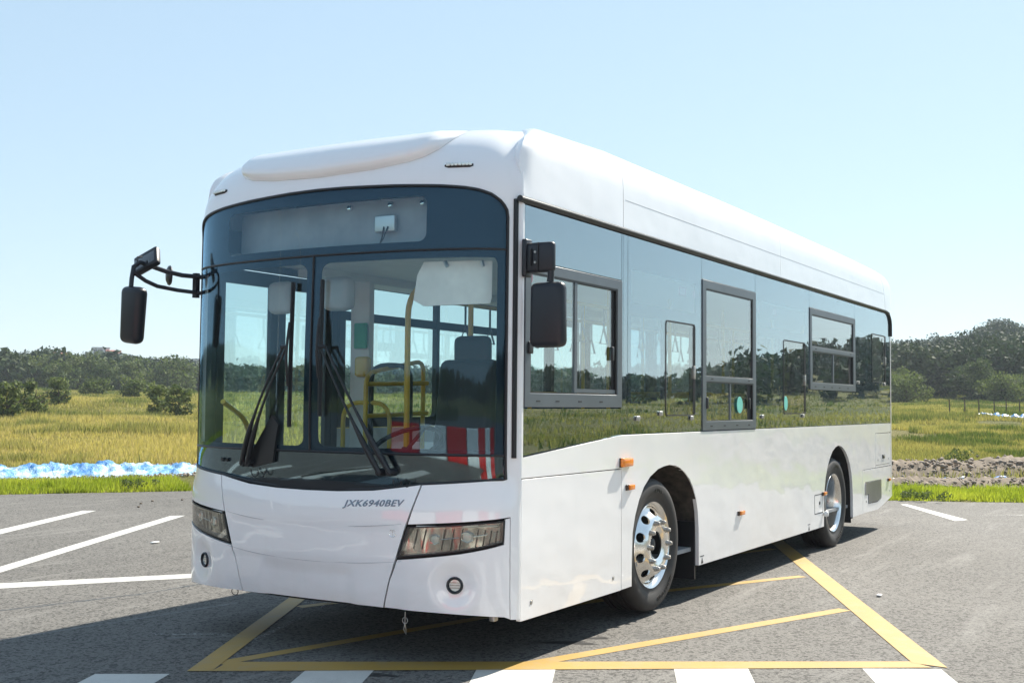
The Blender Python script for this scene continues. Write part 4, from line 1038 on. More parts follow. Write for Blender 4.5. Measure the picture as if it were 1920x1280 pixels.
def m_leaf(name, a, c, rnd=.5, trans=.25):
    m, t, b = newmat(name); g_ = node(t, 'ShaderNodeNewGeometry'); at = node(t, 'ShaderNodeAttribute', attribute_name='tint')
    base = ramp(t, at.outputs['Fac'], [(0, a), (1, c)])
    k = ramp(t, g_.outputs['Random Per Island'], [(0, (1-rnd,)*3), (1, (1+rnd,)*3)])
    base = mix(t, 1, base, k, 'MULTIPLY')
    t.links.new(base, b.inputs['Base Color']); b.inputs['Roughness'].default_value = .75; b.inputs['Specular IOR Level'].default_value = .15
    if trans:
        out = t.nodes['Material Output']; tl = node(t, 'ShaderNodeBsdfTranslucent'); t.links.new(mix(t, 1, base, (1.1,1.25,.6), 'MULTIPLY'), tl.inputs[0])
        ms = node(t, 'ShaderNodeMixShader'); ms.inputs[0].default_value = trans
        t.links.new(b.outputs[0], ms.inputs[1]); t.links.new(tl.outputs[0], ms.inputs[2]); t.links.new(ms.outputs[0], out.inputs[0])
    return m
MT['asphalt'] = m_asphalt()
MT['yellow_line'] = m_mark('yellow_road_paint', (.40,.245,.045), (.26,.23,.17))
MT['white_line'] = m_mark('white_road_paint', (.56,.55,.51), (.28,.27,.25), .5)
MT['field'] = m_field()
MT['pine'] = m_leaf('hill_foliage', (.013,.033,.022), (.060,.082,.034), .40, .12)
MT['bush'] = m_leaf('bush_foliage', (.05,.080,.035), (.15,.175,.070), .4, .25)
MT['verge'] = m_leaf('verge_blades', (.22,.27,.03), (.44,.45,.07), .35, .35)
MT['straw'] = m_leaf('field_blades', (.10,.135,.040), (.50,.40,.17), .30, .30)
MT['soil'] = simple('soil', (.16,.125,.09), .95, var=.4, vs=9, bs_=.6, bscale=18)
MT['stone'] = simple('rubble_stone', (.27,.22,.175), .9, var=.35, vs=5, bs_=.3, bscale=30)
MT['bark'] = simple('bark', (.09,.07,.05), .9, var=.3, bs_=.4, bscale=30)
MT['concrete'] = simple('weathered_render', (.42,.42,.41), .85, var=.1, vs=1)
MT['redroof'] = simple('red_roof', (.36,.10,.06), .8)
MT['barrier_red'] = simple('barrier_red', (.62,.02,.015), .35, coat=.2)
MT['barrier_white'] = simple('barrier_white', (.74,.74,.72), .4, coat=.2)
MT['blue_strip'] = simple('blue_plastic', (.05,.22,.55), .35, var=.4, vs=3)

# ground
P2, F2 = tri2d(YARD, (), None)
mesh_np('asphalt_yard', [(p[0], p[1], 0) for p in P2], F2, 'asphalt')['kind'] = 'structure'
rr_ = np.concatenate([np.linspace(0, 16, 6)[:-1], np.geomspace(16, 1500, 120)]); aa = np.radians(np.concatenate([np.arange(-180, -50, 3.0), np.arange(-50, 0, 1.0), np.arange(0, 62, .35), np.arange(62, 180.1, 3.0)]))
RRg, AAg = np.meshgrid(rr_, aa, indexing='ij'); X = CAMX+RRg*np.cos(AAg); Y = CAMY+RRg*np.sin(AAg); Z = height(X, Y)
na = len(aa); nr = len(rr_); idx = np.arange(nr*na).reshape(nr, na)
F4 = np.stack([idx[:-1,:-1].ravel(), idx[1:,:-1].ravel(), idx[1:,1:].ravel(), idx[:-1,1:].ravel()], 1)
mesh_np('field_terrain', np.stack([X.ravel(), Y.ravel(), Z.ravel()], 1), F4, 'field', True)['kind'] = 'structure'

# painted markings, 4 mm sheets
def flat(name, polys, mat, z=.0016):
    m = MB()
    for p in polys: m.add([(x, y, z) for x, y in p], [tuple(range(len(p)))])
    o = m.build(name, mat, ang=10, merge=False); o['kind'] = 'structure'
    return o
def band(a, b, w):      # a quadrilateral band along a->b, w to its left
    a = Vector(a); b = Vector(b); d = (b-a).normalized(); n_ = Vector((-d.y, d.x))
    return [tuple(a), tuple(b), tuple(b+n_*w), tuple(a+n_*w)]
A_ = Vector((-1.09,1.51)); B_ = Vector((1.32,-2.09)); dl = Vector((2.22,1.19)).normalized(); dr_ = Vector((5.3,2.57)).normalized()
D_ = A_+dl*8.2; C_ = B_+dr_*7.6
def strip2(p, q, p2, q2): return [tuple(p), tuple(q), tuple(q2), tuple(p2)]
flat('yellow_box_marking', [
    strip2(A_, D_, A_+Vector((.075,-.115)), D_+Vector((.06,-.12))),
    strip2(B_, C_, B_+Vector((.02,.20)), C_+Vector((-.05,.16)))], 'yellow_line', .0040)
flat('yellow_box_marking', [strip2(A_+Vector((.075,-.11)), B_+Vector((-.04,.08)), A_+Vector((.30,-.03)), B_+Vector((.06,.22)))], 'yellow_line', .0031)
hat = []
def seg(p, q, w=.10): hat.append(band(p, q, w))
seg((-.86,1.46), (1.25,.93)); seg((1.25,.93), (3.0,.33)); seg((3.0,.33),(4.42,-.36))
seg((.02,-.03), (2.93,-1.13), .115)
seg((.80,2.30), (6.2,.48))
seg((2.6,3.35), (7.3,1.7))
flat('yellow_hatch_marking', hat, 'yellow_line', .0022)
bars = [[(-1.39,1.89),(-1.17,1.55)],[(-.66,1.0),(-.45,.68)],[(-.09,.22),(.165,-.15)],[(.51,-.73),(.74,-1.09)],[(1.05,-1.67),(1.28,-2.06)],[(1.62,-2.62),(1.86,-3.0)],[(-2.1,2.85),(-1.86,2.50)],[(-2.8,3.85),(-2.56,3.5)],[(2.2,-3.55),(2.44,-3.93)]]
dz_ = [(-.2,-.09),(-.32,-.11),(-.40,-.20),(-.35,-.19),(-.31,-.14),(-.31,-.14),(-.3,-.13),(-.3,-.13),(-.3,-.13)]
for (p, q), d in zip(bars, dz_):
    d = Vector((-.35,-.165)).normalized()*3.2
    off = Vector((-.012,-.004))
    flat('crosswalk_stripe', [[tuple(Vector(p)+off), tuple(Vector(q)+off), tuple(Vector(q)+d), tuple(Vector(p)+d)]], 'white_line')
flat('lane_line', [[(-5.5,3.55),(-5.3,4.0),(4.93,9.73),(5.04,9.58),(2.55,8.18)]], 'white_line') if False else None
def ext(p, q, L): p, q = Vector(p), Vector(q); return tuple(p+(p-q).normalized()*L)
for a, b, c_, d in (((2.55,8.18),(5.04,9.58),(4.93,9.73),(2.42,8.36)), ((.71,5.63),(5.25,8.12),(5.09,8.23),(.60,5.76)), ):
    flat('parking_line', [[ext(a, b, 7), b, c_, ext(d, c_, 7)]], 'white_line')
flat('parking_line', [[ext((.16,4.87),(1.47,3.98),7), (2.9,3.02), (3.02,3.18), ext((.30,5.10),(1.52,4.22),7)]], 'white_line')
flat('parking_line', [[(12.82,.65),(12.88,.55),(10.81,-.66),(10.56,-.54)]], 'white_line')
for k in range(7): flat('lane_line', [band((-18-4.2*k, 4.4+.5*k), (-20.2-4.2*k, 4.7+.5*k), .25)], 'white_line')
for k in range(8): flat('crosswalk_stripe', [band((-13.5+.1*k, -10+1.1*k), (-16.5+.1*k, -10.2+1.1*k), .45)], 'white_line')
def blob(cx, cy, rx, ry, rot, z=.009):
    pts = []
    for k in range(26):
        a = 2*PI*k/26; r = 1+.30*math.sin(3*a+cx*5)+.18*math.sin(7*a+cy*9); x, y = rx*r*math.cos(a), ry*r*math.sin(a)
        pts.append((cx+x*math.cos(rot)-y*math.sin(rot), cy+x*math.sin(rot)+y*math.cos(rot)))
    return pts
MT['scuff'] = m_scuff()
for a in ((-.32,2.21,.24,.035,-1.0), (.30,1.98,.75,.022,.35), (1.12,2.30,.20,.06,-.5), (1.24,.50,.16,.035,-1.0), (12.2,-1.6,.9,.10,-.9)):
    flat('chalk_scuff', [blob(*a)], 'scuff', .0062+.0003*a[0])
MT['oil'] = simple('oil_stain', (.035,.035,.035), .45, var=.3)
for a in ((.75,.12,.20,.05,-1.1), (-.62,.62,.16,.04,-1.0), (.98,.02,.11,.03,-1.0)): flat('oil_stain', [blob(*a)], 'oil', .0009)
# tar-filled cracks on the left
for pts in ([(-1.4,4.6),(-.4,4.0),(.6,3.75),(1.6,3.72)], [(-2.2,3.5),(-1.0,3.1),(0,2.95),(.7,2.85)], [(-.5,2.3),(.0,1.75),(-.45,1.55),(-.9,1.5)][:2]):
    q = resample(pts, .06, False); L_, R_l = [], []
    for i, p in enumerate(q):
        w_ = .006+.010*random.random(); jx = .012*random.uniform(-1, 1); d = Vector(q[min(i+1, len(q)-1)])-Vector(q[max(i-1, 0)]); d.normalize(); n_ = Vector((-d.y, d.x)); c_ = Vector(p)+n_*jx
        L_.append(c_+n_*w_); R_l.append(c_-n_*w_)
    flat('sealed_crack', [[tuple(L_[i]), tuple(L_[i+1]), tuple(R_l[i+1]), tuple(R_l[i])] for i in range(len(q)-1)], 'oil', .0009)

# vegetation helpers -------------------------------------------------
def leaf_cloud(C, Rv, n, size, tint):
    """C (k,3) blob centres, Rv (k,3) radii, n leaves each -> tris"""
    k = len(C); C = np.repeat(C, n, 0); Rr = np.repeat(Rv, n, 0); T = np.repeat(tint, n)
    d = rng.normal(size=(k*n, 3)); d /= np.linalg.norm(d, axis=1, keepdims=True)
    rad = rng.uniform(.55, 1.05, (k*n, 1)); P_ = C+d*Rr*rad
    sz = (np.repeat(size, n) if np.ndim(size) else size)
    sz = np.reshape(sz*rng.uniform(.6, 1.3, k*n), (-1, 1))
    n1 = d+rng.normal(size=d.shape)*.7; n1 /= np.linalg.norm(n1, axis=1, keepdims=True)
    a = np.cross(n1, rng.normal(size=d.shape)); a /= np.linalg.norm(a, axis=1, keepdims=True); b = np.cross(n1, a)
    V = np.stack([P_+a*sz, P_-a*sz*.5+b*sz*.8, P_-a*sz*.7-b*sz*.7], 1).reshape(-1, 3)
    return V, np.arange(len(V)).reshape(-1, 3), np.repeat(T, 3)
def blades(X, Y, Z, h, w, tint, lean=.35):
    n = len(X); a = rng.uniform(0, 2*PI, n); la = rng.uniform(0, 2*PI, n); lh = h*lean*rng.uniform(.2, 1, n)
    dx, dy = np.cos(a)*w/2, np.sin(a)*w/2
    V = np.stack([np.stack([X-dx, Y-dy, Z-.02], 1), np.stack([X+dx, Y+dy, Z-.02], 1), np.stack([X+np.cos(la)*lh, Y+np.sin(la)*lh, Z+h], 1)], 1).reshape(-1, 3)
    return V, np.arange(3*n).reshape(-1, 3), np.repeat(tint, 3)
def stuff(name, parts_, mat):
    V = np.concatenate([p[0] for p in parts_]); n0 = 0; Fs = []
    for p in parts_: Fs.append(p[1]+n0); n0 += len(p[0])
    o = mesh_np(name, V, np.concatenate(Fs), mat, attr=np.concatenate([p[2] for p in parts_])); o['kind'] = 'stuff'; return o
# woods on the hills
def wood(az0, az1, spacing, nb, nl, leaf, name):
    mid = (az0+az1)/2; D0, D1, th, el = ridge(np.array(mid)); D0, D1, th = float(D0), float(D1), float(th)
    area = math.radians(az1-az0)/2*((D1+20)**2-D0**2); n = int(area/spacing**2)
    D = np.sqrt(rng.uniform(D0**2, (D1+20)**2, n)); az = rng.uniform(az0, az1, n)
    D0v, D1v, thv, _ = ridge(az); ok = (D > D0v-2+8*vnoise(az*3, az*0, 1)) & (D < D1v+12); D, az = D[ok], az[ok]; n = len(D)
    X = CAMX+D*np.cos(np.radians(az)); Y = CAMY+D*np.sin(np.radians(az)); Z = height(X, Y)
    H = thv[ok]*rng.uniform(.65, 1.12, n); Rr = H*rng.uniform(.36, .52, n)
    room = 1.5+D*np.tan(np.radians(ridge(az)[3]))-Z; H = np.clip(np.minimum(H, room*rng.uniform(.80, 1.08, n)), 1.6, None); Rr = np.minimum(Rr, H*.62)
    for ha_, hw_ in ((49.95,.45),(49.6,.5),(52.0,.6),(51.05,.55),(45.55,.3)): H = np.where((abs(az-ha_) < hw_) & (D < 472) & (D > 250), np.minimum(H, 3.2), H)
    tint = np.clip(vnoise(X, Y, 30, 8)*.65+rng.uniform(-.25, .45, n)+.35*smst(30, 0, D-D0v[ok]), 0, 1)
    C = []; Rv = []; T = []
    for k in range(nb):
        a = rng.uniform(0, 2*PI, n); r = Rr*rng.uniform(.2, .75, n)*(k > 0)
        zz = H*(.62 if k == 0 else .18 if k == 1 else rng.uniform(.35, .85, n))
        C.append(np.stack([X+np.cos(a)*r, Y+np.sin(a)*r, Z+zz], 1)); s = Rr*(rng.uniform(.45, .75, n) if k else .8)
        Rv.append(np.stack([s, s, s*.8], 1)); T.append(np.clip(tint+rng.uniform(-.12, .12, n), 0, 1))
    V, F_, TT = leaf_cloud(np.concatenate(C), np.concatenate(Rv), nl, leaf, np.concatenate(T))
    return stuff(name, [(V, F_, TT)], 'pine')
wood(5, 14.5, 3.3, 7, 60, .24, 'hill_wood')
wood(14.5, 30, 5.5, 5, 14, .65, 'hill_wood')
wood(30, 44.6, 6.5, 5, 30, .5, 'hill_wood')
wood(44.6, 56, 6.0, 6, 60, .42, 'hill_wood')
wood(-60, 5, 6.0, 4, 30, .5, 'hill_wood')
wood(56, 180, 12, 4, 14, 1.3, 'hill_wood')
wood(-180, -60, 9, 4, 14, 1.0, 'hill_wood')

# grass: verge blades next to the kerb, tall straw further out
def along(poly, n, s0, s1):
    P_ = np.array(poly, float); seg_ = np.diff(P_, axis=0); L = np.hypot(*seg_.T); cum = np.concatenate([[0], np.cumsum(L)])
    s = rng.uniform(s0, s1, n); i = np.clip(np.searchsorted(cum, s)-1, 0, len(L)-1); t = (s-cum[i])/L[i]
    p = P_[i]+seg_[i]*t[:, None]; nn = np.stack([-seg_[i][:,1], seg_[i][:,0]], 1)/L[i][:,None]; return p, -nn if False else nn
Pk = np.array(KERB); cumK = np.concatenate([[0], np.cumsum(np.hypot(*np.diff(Pk, axis=0).T))])
def s_of(i): return cumK[i]
vp = []
for s0, s1, n in ((s_of(3)-9, s_of(4)+2.5, 62000), (s_of(6)-2.5, s_of(7)+7, 50000), (s_of(4)+2.5, s_of(6)-2.5, 9000), (s_of(2), s_of(3)-9, 30000), (s_of(7)+7, s_of(10), 15000)):
    p, nn = along(KERB, n, s0, s1); off = rng.uniform(-.06, 2.5, n)**1.0
    x = p[:,0]+nn[:,0]*off; y = p[:,1]+nn[:,1]*off; d = kd(x, y)
    ok = (d > -.05+.10*vnoise(x, y, .3, 2)) & (rng.uniform(size=n) < .35+.9*vnoise(x, y, .5, 4)); x, y, d = x[ok], y[ok], d[ok]
    z = np.maximum(height(x, y, np.maximum(d, .01)), 0); hh = (.06+.13*vnoise(x, y, .4, 6))*rng.uniform(.5, 1.2, len(x))*smst(-.1, .5, d+.15)
    vp.append(blades(x, y, z, hh, rng.uniform(.012, .028, len(x)), np.clip(vnoise(x, y, .7, 7)+rng.uniform(-.3, .3, len(x)), 0, 1), .6))
stuff('verge_grass', vp, 'verge')
fp = []
TL_ = [(1.5,19.6),(4,18.0),(7.9,15.85),(9.4,15.15),(11.1,14.35),(14,12.9)]
def field_sector(az0, az1, n, Dm=14, DM=150, k=1.0):
    D = np.exp(rng.uniform(math.log(Dm), math.log(DM), n)); az = np.radians(rng.uniform(az0, az1, n))
    x = CAMX+D*np.cos(az); y = CAMY+D*np.sin(az); d = kd(x, y)
    # berm strips stay open, tufts thin out over bare earth
    q_ = np.stack([x, y], 1); dT = np.minimum.reduce([edgedist(q_, [TL_[i], TL_[i+1]]) for i in range(len(TL_)-1)]); ok = (d > 3.6) & (dT > .75) & ((x > 16) | (d > 4.6)) & ((x < 10) | (d > 6.4) | (rng.uniform(size=n) < .10)) & ((vnoise(x, y, 2.2, 12)*.6+vnoise(x, y, 9, 13)*.4) > .30)
    x, y, d, D = x[ok], y[ok], d[ok], D[ok]
    hh = (.07+.19*vnoise(x, y, 4, 15))*rng.uniform(.6, 1.25, len(x)); ww = k*(.007+.0008*D)*rng.uniform(.7, 1.3, len(x))
    tint = np.clip(1.15*vnoise(x, y, 16, 16)*.6+.4*vnoise(x, y, 2.8, 17)+rng.uniform(-.22, .25, len(x))-.35*smst(70, 140, D), 0, 1)
    wd = smst(.60, .74, vnoise(x, y, 3.3, 31)*.6+vnoise(x, y, .9, 32)*.4); hh = hh*(1+.7*wd); tint = np.clip(.22+tint-.55*wd+.35*(vnoise(x, y, 11, 33)-.5), 0, 1)
    fp.append(blades(x, y, height(x, y, d), hh, ww, tint, .45))
field_sector(44, 57, 210000); field_sector(57, 75, 80000, 16, k=1.8); field_sector(4, 13.5, 210000, 17); field_sector(13.5, 44, 50000, 17, k=1.8); field_sector(-50, 4, 60000, 20, k=2)
stuff('field_grass', fp, 'straw')

# heaps of rubble: soil ridge + stones
def ridge_mesh(name, line, half, h, mat, nu=160, nv=14, rough=.10, z0=.0, kind='structure', seed=0, tilt=0):
    q = resample(line, max(.04, sum(math.dist(line[i], line[i+1]) for i in range(len(line)-1))/nu), False); q = np.array(q)
    t = np.gradient(q, axis=0); t /= np.linalg.norm(t, axis=1, keepdims=True); nn = np.stack([-t[:,1], t[:,0]], 1)
    V = []; vv = np.linspace(-1, 1, nv)
    for v in vv:
        p = q+nn*(v*half); z = height(p[:,0], p[:,1], np.maximum(kd(p[:,0], p[:,1]), .01))
        b = (1-abs(v)**2.2)*h*(.75+.5*vnoise(p[:,0], p[:,1], 1.1, seed))+(vnoise(p[:,0]*1, p[:,1]*1, .16, seed+1)-.5)*rough*2*(1-v*v)+(vnoise(p[:,0], p[:,1], .05, seed+2)-.5)*rough*(1-v*v)
        V.append(np.column_stack([p, z+b-.03*abs(v)+z0]))
    V = np.array(V); k = V.shape[1]; ii = np.arange(nv*k).reshape(nv, k)
    F_ = np.stack([ii[:-1,:-1].ravel(), ii[:-1,1:].ravel(), ii[1:,1:].ravel(), ii[1:,:-1].ravel()], 1)
    o = mesh_np(name, V.reshape(-1, 3), F_, mat, True); o['kind'] = kind; return o
TL = [(1.5,19.6),(4,18.0),(7.9,15.85),(9.4,15.15),(11.1,14.35),(14,12.9)]
ridge_mesh('earth_bank', [(x+.35, y+.45) for x, y in TL], 1.0, .12, 'soil', 220, rough=.06, seed=3)
RA = [(12.6,5.4),(15.0,2.9),(16.4,1.55),(18.3,-.35),(22,-4.2),(26,-9)]; RB = [(15.8,6.2),(18.0,3.6),(19.3,2.05),(21.1,-.15),(25,-4.5),(30,-10)]
ridge_mesh('earth_bank', RA, .6, .13, 'soil', 220, rough=.07, seed=13); ridge_mesh('earth_bank', RB, .9, .30, 'soil', 220, rough=.09, seed=23)
def stones(line, half, n, smin, smax):
    q = np.array(resample(line, .05, False)); i = rng.integers(0, len(q)-1, n); t = q[i+1]-q[i]; t /= np.linalg.norm(t, axis=1, keepdims=True)+1e-9
    o_ = rng.normal(size=n)*half*.55; p = q[i]+np.stack([-t[:,1], t[:,0]], 1)*o_[:,None]; s = np.exp(rng.uniform(math.log(smin), math.log(smax), n))
    z = height(p[:,0], p[:,1], np.maximum(kd(p[:,0], p[:,1]), .01))
    base = np.array([(1,0,0),(-1,0,0),(0,1,0),(0,-1,0),(0,0,1),(0,0,-1)], float); fb = np.array([(0,2,4),(2,1,4),(1,3,4),(3,0,4),(2,0,5),(1,2,5),(3,1,5),(0,3,5)])
    V = base[None]*rng.uniform(.55, 1.2, (n, 6, 3))*s[:,None,None]; a = rng.uniform(0, 2*PI, n); c_, s_ = np.cos(a)[:,None], np.sin(a)[:,None]
    V = np.stack([V[...,0]*c_-V[...,1]*s_, V[...,0]*s_+V[...,1]*c_, V[...,2]*.7], -1); V += np.column_stack([p, z])[:,None]
    return V, fb, n
def stone_stuff(specs, zf):
    Vs = []; Fs = []; n0 = 0
    for line, half, n, a, b, zz in specs:
        V, fb, n = stones(line, half, n, a, b); V[...,2] += zz*rng.uniform(.2, 1.0, (n,1)); Vs.append(V.reshape(-1, 3)); Fs.append((fb[None]+(np.arange(n)*6)[:,None,None]+n0).reshape(-1, 3)); n0 += n*6
    o = mesh_np('rubble', np.concatenate(Vs), np.concatenate(Fs), 'stone'); o['kind'] = 'stuff'
stone_stuff([(RA, .6, 3000, .015, .07, .13), (RB, .85, 4200, .02, .09, .30), ([(x-.25, y-.7) for x, y in TL], .35, 1500, .015, .05, .05), ([(x+.5, y+.7) for x, y in TL], .4, 900, .015, .06, .14)], 0)
for _ in range(2): pass
# plastic sheets
def m_tarp():
    m, t, b = newmat('tarp'); v = coords(t, (1.4, 1.4, 2.5))
    c = ramp(t, noise(t, v, 1.9, 5, .62), [(.40, (.06,.24,.58)), (.50, (.18,.44,.74)), (.57, (.50,.66,.80)), (.75, (.72,.79,.85))])
    t.links.new(c, b.inputs['Base Color']); b.inputs['Roughness'].default_value = .35; bump(t, b, noise(t, coords(t, (3,3,1)), 3.5, 5, .7), 1, .06); return m
MT['tarp'] = m_tarp()
o = ridge_mesh('ground_sheet', TL, .6, .17, 'tarp', 460, 24, rough=.075, z0=.02, kind='', seed=41)
del o['kind']; tag(o, 'long crumpled blue and white plastic sheet on the low bank left of the bus', 'tarp')
for ln, hf, hh, lb in (([(14.6,4.4),(16.6,2.35),(18.6,.35),(21,-2.1)], .07, .05, 'thin strip of blue plastic lying between the two rubble banks at the right'),
):
    o = ridge_mesh('plastic_strip', ln, hf, hh, 'blue_strip', 120, 6, rough=.05, z0=.03, kind='', seed=51); del o['kind']; tag(o, lb, 'tarp')
def at(azd, D): x = CAMX+D*math.cos(math.radians(azd)); y = CAMY+D*math.sin(math.radians(azd)); return x, y, float(height(np.array([x]), np.array([y]))[0])
for azd, D, s, lb in ((8.33, 62, .9, 'small heap of blue plastic in the far right field, left of the larger one'), (7.25, 60, 1.7, 'larger heap of blue plastic in the far right field')):
    x, y, z = at(azd, D); dv = Vector((math.sin(math.radians(azd)), -math.cos(math.radians(azd))))
    o = ridge_mesh('blue_tarp', [(x-dv.x*s*.5, y-dv.y*s*.5), (x+dv.x*s*.5, y+dv.y*s*.5)], .35, .16, 'blue_strip', 40, 8, rough=.08, z0=.04, kind='', seed=61); del o['kind']; tag(o, lb, 'tarp')

# bushes and trees standing apart
def tree(name, label, cat, azd, D, H, Wd, mat='bush', nb=16, nl=60, leaf=.1, tint=.5, trunk=.25, group=None, zoff=0):
    x, y, z = at(azd, D); z -= .05; z += zoff
    r = thing(name, label, cat, (x, y, z), group)
    m = MB(); lean = rng.uniform(-.08, .08, 2)*H
    m.tube([(x, y, z-.1), (x+lean[0]*.4, y+lean[1]*.4, z+H*.35), (x+lean[0], y+lean[1], z+H*.75)], [H*.035, H*.024, H*.008], 7)
    for k in range(7):
        a = rng.uniform(0, 2*PI); h0 = rng.uniform(.1, .5)*H; rr = Wd*.42
        m.tube([(x, y, z+h0), (x+math.cos(a)*rr*.5, y+math.sin(a)*rr*.5, z+h0+H*.12), (x+math.cos(a)*rr, y+math.sin(a)*rr, z+h0+H*.26)], [H*.015, H*.010, H*.004], 5)
    m.build('trunk', 'bark', r)
    k = nb; a = rng.uniform(0, 2*PI, k); hz = rng.uniform(trunk, .95, k); prof_ = np.sin(np.clip((hz-trunk*.6)/(1.05-trunk*.6), 0, 1)*PI)**.6
    rad = Wd/2*prof_*rng.uniform(.25, .85, k); s = Wd*.5*rng.uniform(.22, .42, k)
    C = np.stack([x+np.cos(a)*rad, y+np.sin(a)*rad, z+hz*H], 1); Rv = np.stack([s, s, s*.9], 1)
    V, F_, T = leaf_cloud(C, Rv, nl, leaf, np.clip(tint+rng.uniform(-.25, .25, k), 0, 1))
    V = V-np.array([x, y, z]); o = mesh_np('crown', V, F_, mat, attr=T); o.parent = r
    return r
GB_ = 'bushes standing in the left field'
for i, (azd, D, H, Wd, tn, lb) in enumerate([
    (53.87, 54, 1.5, 1.7, .45, 'broad dark green bush at the far left edge of the field'),
    (52.74, 57, 1.6, 1.5, .45, 'round bush second from the left edge, tallest in the left field'),
    (51.74, 72, 1.5, 1.6, .45, 'low bush between the two round bushes and the middle of the left field'),
    (48.47, 92, 1.6, 2.4, .30, 'wide dark bush at the far end of the left field'),
    (47.39, 62, 1.75, 1.35, .9, 'leaning pale green sapling left of the dark bush near the bus front'),
    (46.43, 58, 1.6, 1.5, .45, 'dark bushy sapling nearest the front of the bus in the left field'),
    (50.2, 100, 1.5, 2.6, .25, 'flat dark shrub in the distance under the hill buildings')]):
    tree('bush', lb, 'bush', azd, D, H, Wd*1.1, nb=22, nl=60, leaf=.045+.0006*D, tint=min(1, tn+.3), trunk=.08, group=GB_)
GT_ = 'trees along the foot of the left hill'
names = ['far left', 'second from the left', 'third from the left', 'fourth from the left', 'fifth from the left', 'sixth from the left', 'rightmost, beside the bus']
for i, (azd, D, H, Wd, tn) in enumerate([(53.5,152,3.2,6.0,.55),(52.6,154,4.2,6.8,.95),(51.7,146,3.2,5.5,.5),(50.8,150,4.2,7.5,.7),(49.6,148,3.4,6.2,.35),(48.3,150,4.0,6.8,.6),(46.6,146,4.0,6.5,.45)]):
    tree('willow_tree', ('pale' if tn > .8 else 'dark' if tn < .5 else 'mid green')+' rounded tree at the foot of the left hill, '+names[i], 'tree', azd, D, H, Wd, nb=30, nl=110, leaf=.17, tint=tn, trunk=.15, group=GT_)
for azd, D, H, Wd, tn, lb in ((11.85, 100, 2.5, 4.4, .95, 'pale green willow bush beside the rear of the bus'), (12.6, 104, 3.0, 4.0, .8, 'pale willow bush partly hidden behind the rear of the bus'), (7.75, 104, 2.2, 4.2, .85, 'pale green willow bush under the right hill'), (8.75, 110, 3.6, 3.8, .35, 'dark round tree at the foot of the right hill'), (9.65, 27.5, .5, 1.0, .8, 'weedy green clump behind the rubble bank'), (6.9, 108, 2.2, 4.0, .7, 'low green bush at the right edge under the hill')):
    tree('willow_bush' if H > 1 else 'weed_clump', lb, 'bush' if H < 4 else 'tree', azd, D, H, Wd, nb=30 if D > 50 else 16, nl=120 if D > 50 else 40, leaf=.11 if D > 50 else .03, tint=tn, trunk=.1)
# roadside weeds rooted in the verge
for i, (x, y, H, lb) in enumerate([(13.75,.45,.20,'dark green weed at the kerb just behind the bus'), (7.9,12.0,.25,'small weed in the verge close to the left side of the bus')]):
    r = thing('weed', lb, 'weed', (x, y, .02)); d_ = .45
    V, F_, T = leaf_cloud(np.array([[rng.uniform(-.3,.3), rng.uniform(-.3,.3), H*.4] for _ in range(9)]), np.full((9,3), .08)*np.array([1,1,.8]), 40, .022, np.full(9, .6)); o_ = mesh_np('foliage', V, F_, 'bush', attr=T); o_.parent = r
# stakes in the far right field
nm_ = ['leftmost','second','third','fourth','fifth','rightmost']
for i, azd in enumerate((10.0, 9.35, 8.75, 8.1, 7.6, 7.05)):
    x, y, z = at(azd, 62+i*1.5); o = MB().tube([(x,y,z-.1),(x+.02,y,z+.5),(x+.03,y+.02,z+.85)], [.035,.032,.028], 6).build('wooden_stake', 'bark'); tag(o, 'thin wooden stake in the far right field, '+nm_[i]+' of the six', 'stake', 'stakes in the far field')
# buildings on the left hill
def house(azd, D, w_, d_, h, z, roof_, label, nwin=4, floors=2, gable=0):
    x, y, _ = at(azd, D); r = thing('hill_building', label, 'building', (x, y, z)); a = math.radians(azd)
    R = Matrix.Rotation(a, 3, 'Z'); b = Vector((x, y, z))
    def tr(m): m.v = [tuple(R @ Vector(q)+b) for q in m.v]; return m
    tr(MB().box(0, d_, -w_/2, w_/2, -4, h)).build('wall', 'concrete', r)
    if gable: tr(MB().add([(-.3,-w_/2-.3,h),(-.3,w_/2+.3,h),(d_+.3,w_/2+.3,h),(d_+.3,-w_/2-.3,h),(d_/2,-w_/2-.3,h+gable),(d_/2,w_/2+.3,h+gable)], [(0,1,5,4),(2,3,4,5),(0,4,3),(1,2,5),(0,3,2,1)])).build('roof', roof_, r)
    else: tr(MB().box(-.25, d_+.25, -w_/2-.25, w_/2+.25, h, h+.35)).build('roof', roof_, r)
    for f in range(floors):
        for k in range(nwin):
            yy = -w_/2+w_*(k+.5)/nwin; zz = h*(f+.3)/floors; tr(MB().box(-.05, .0, yy-w_/nwin*.3, yy+w_/nwin*.3, zz, zz+h/floors*.45)).build('window', 'frit', r)
house(49.95, 470, 6, 5, 6.5, 14.6, 'concrete', 'grey flat roofed tower block on the crest of the left hill', 3, 3)
house(49.66, 468, 5.5, 5, 3.6, 15.6, 'concrete', 'white low house next to the grey tower on the left hill', 3, 1)
house(49.40, 466, 5, 5, 2.6, 16.6, 'redroof', 'white house with red roof right of the grey tower', 2, 1, 1.2)
house(52.0, 462, 9, 5, 2.8, 15.2, 'redroof', 'white house with long red roof among pines at far left', 4, 1, 1.0)
house(51.05, 400, 7, 5, 2.6, 10.6, 'blue_strip', 'low house with bluish roof halfway up the left hill', 3, 1, .9)
house(45.55, 470, 4, 5, 6.0, 11.5, 'concrete', 'pale tall building on the hill right beside the bus front', 2, 3)

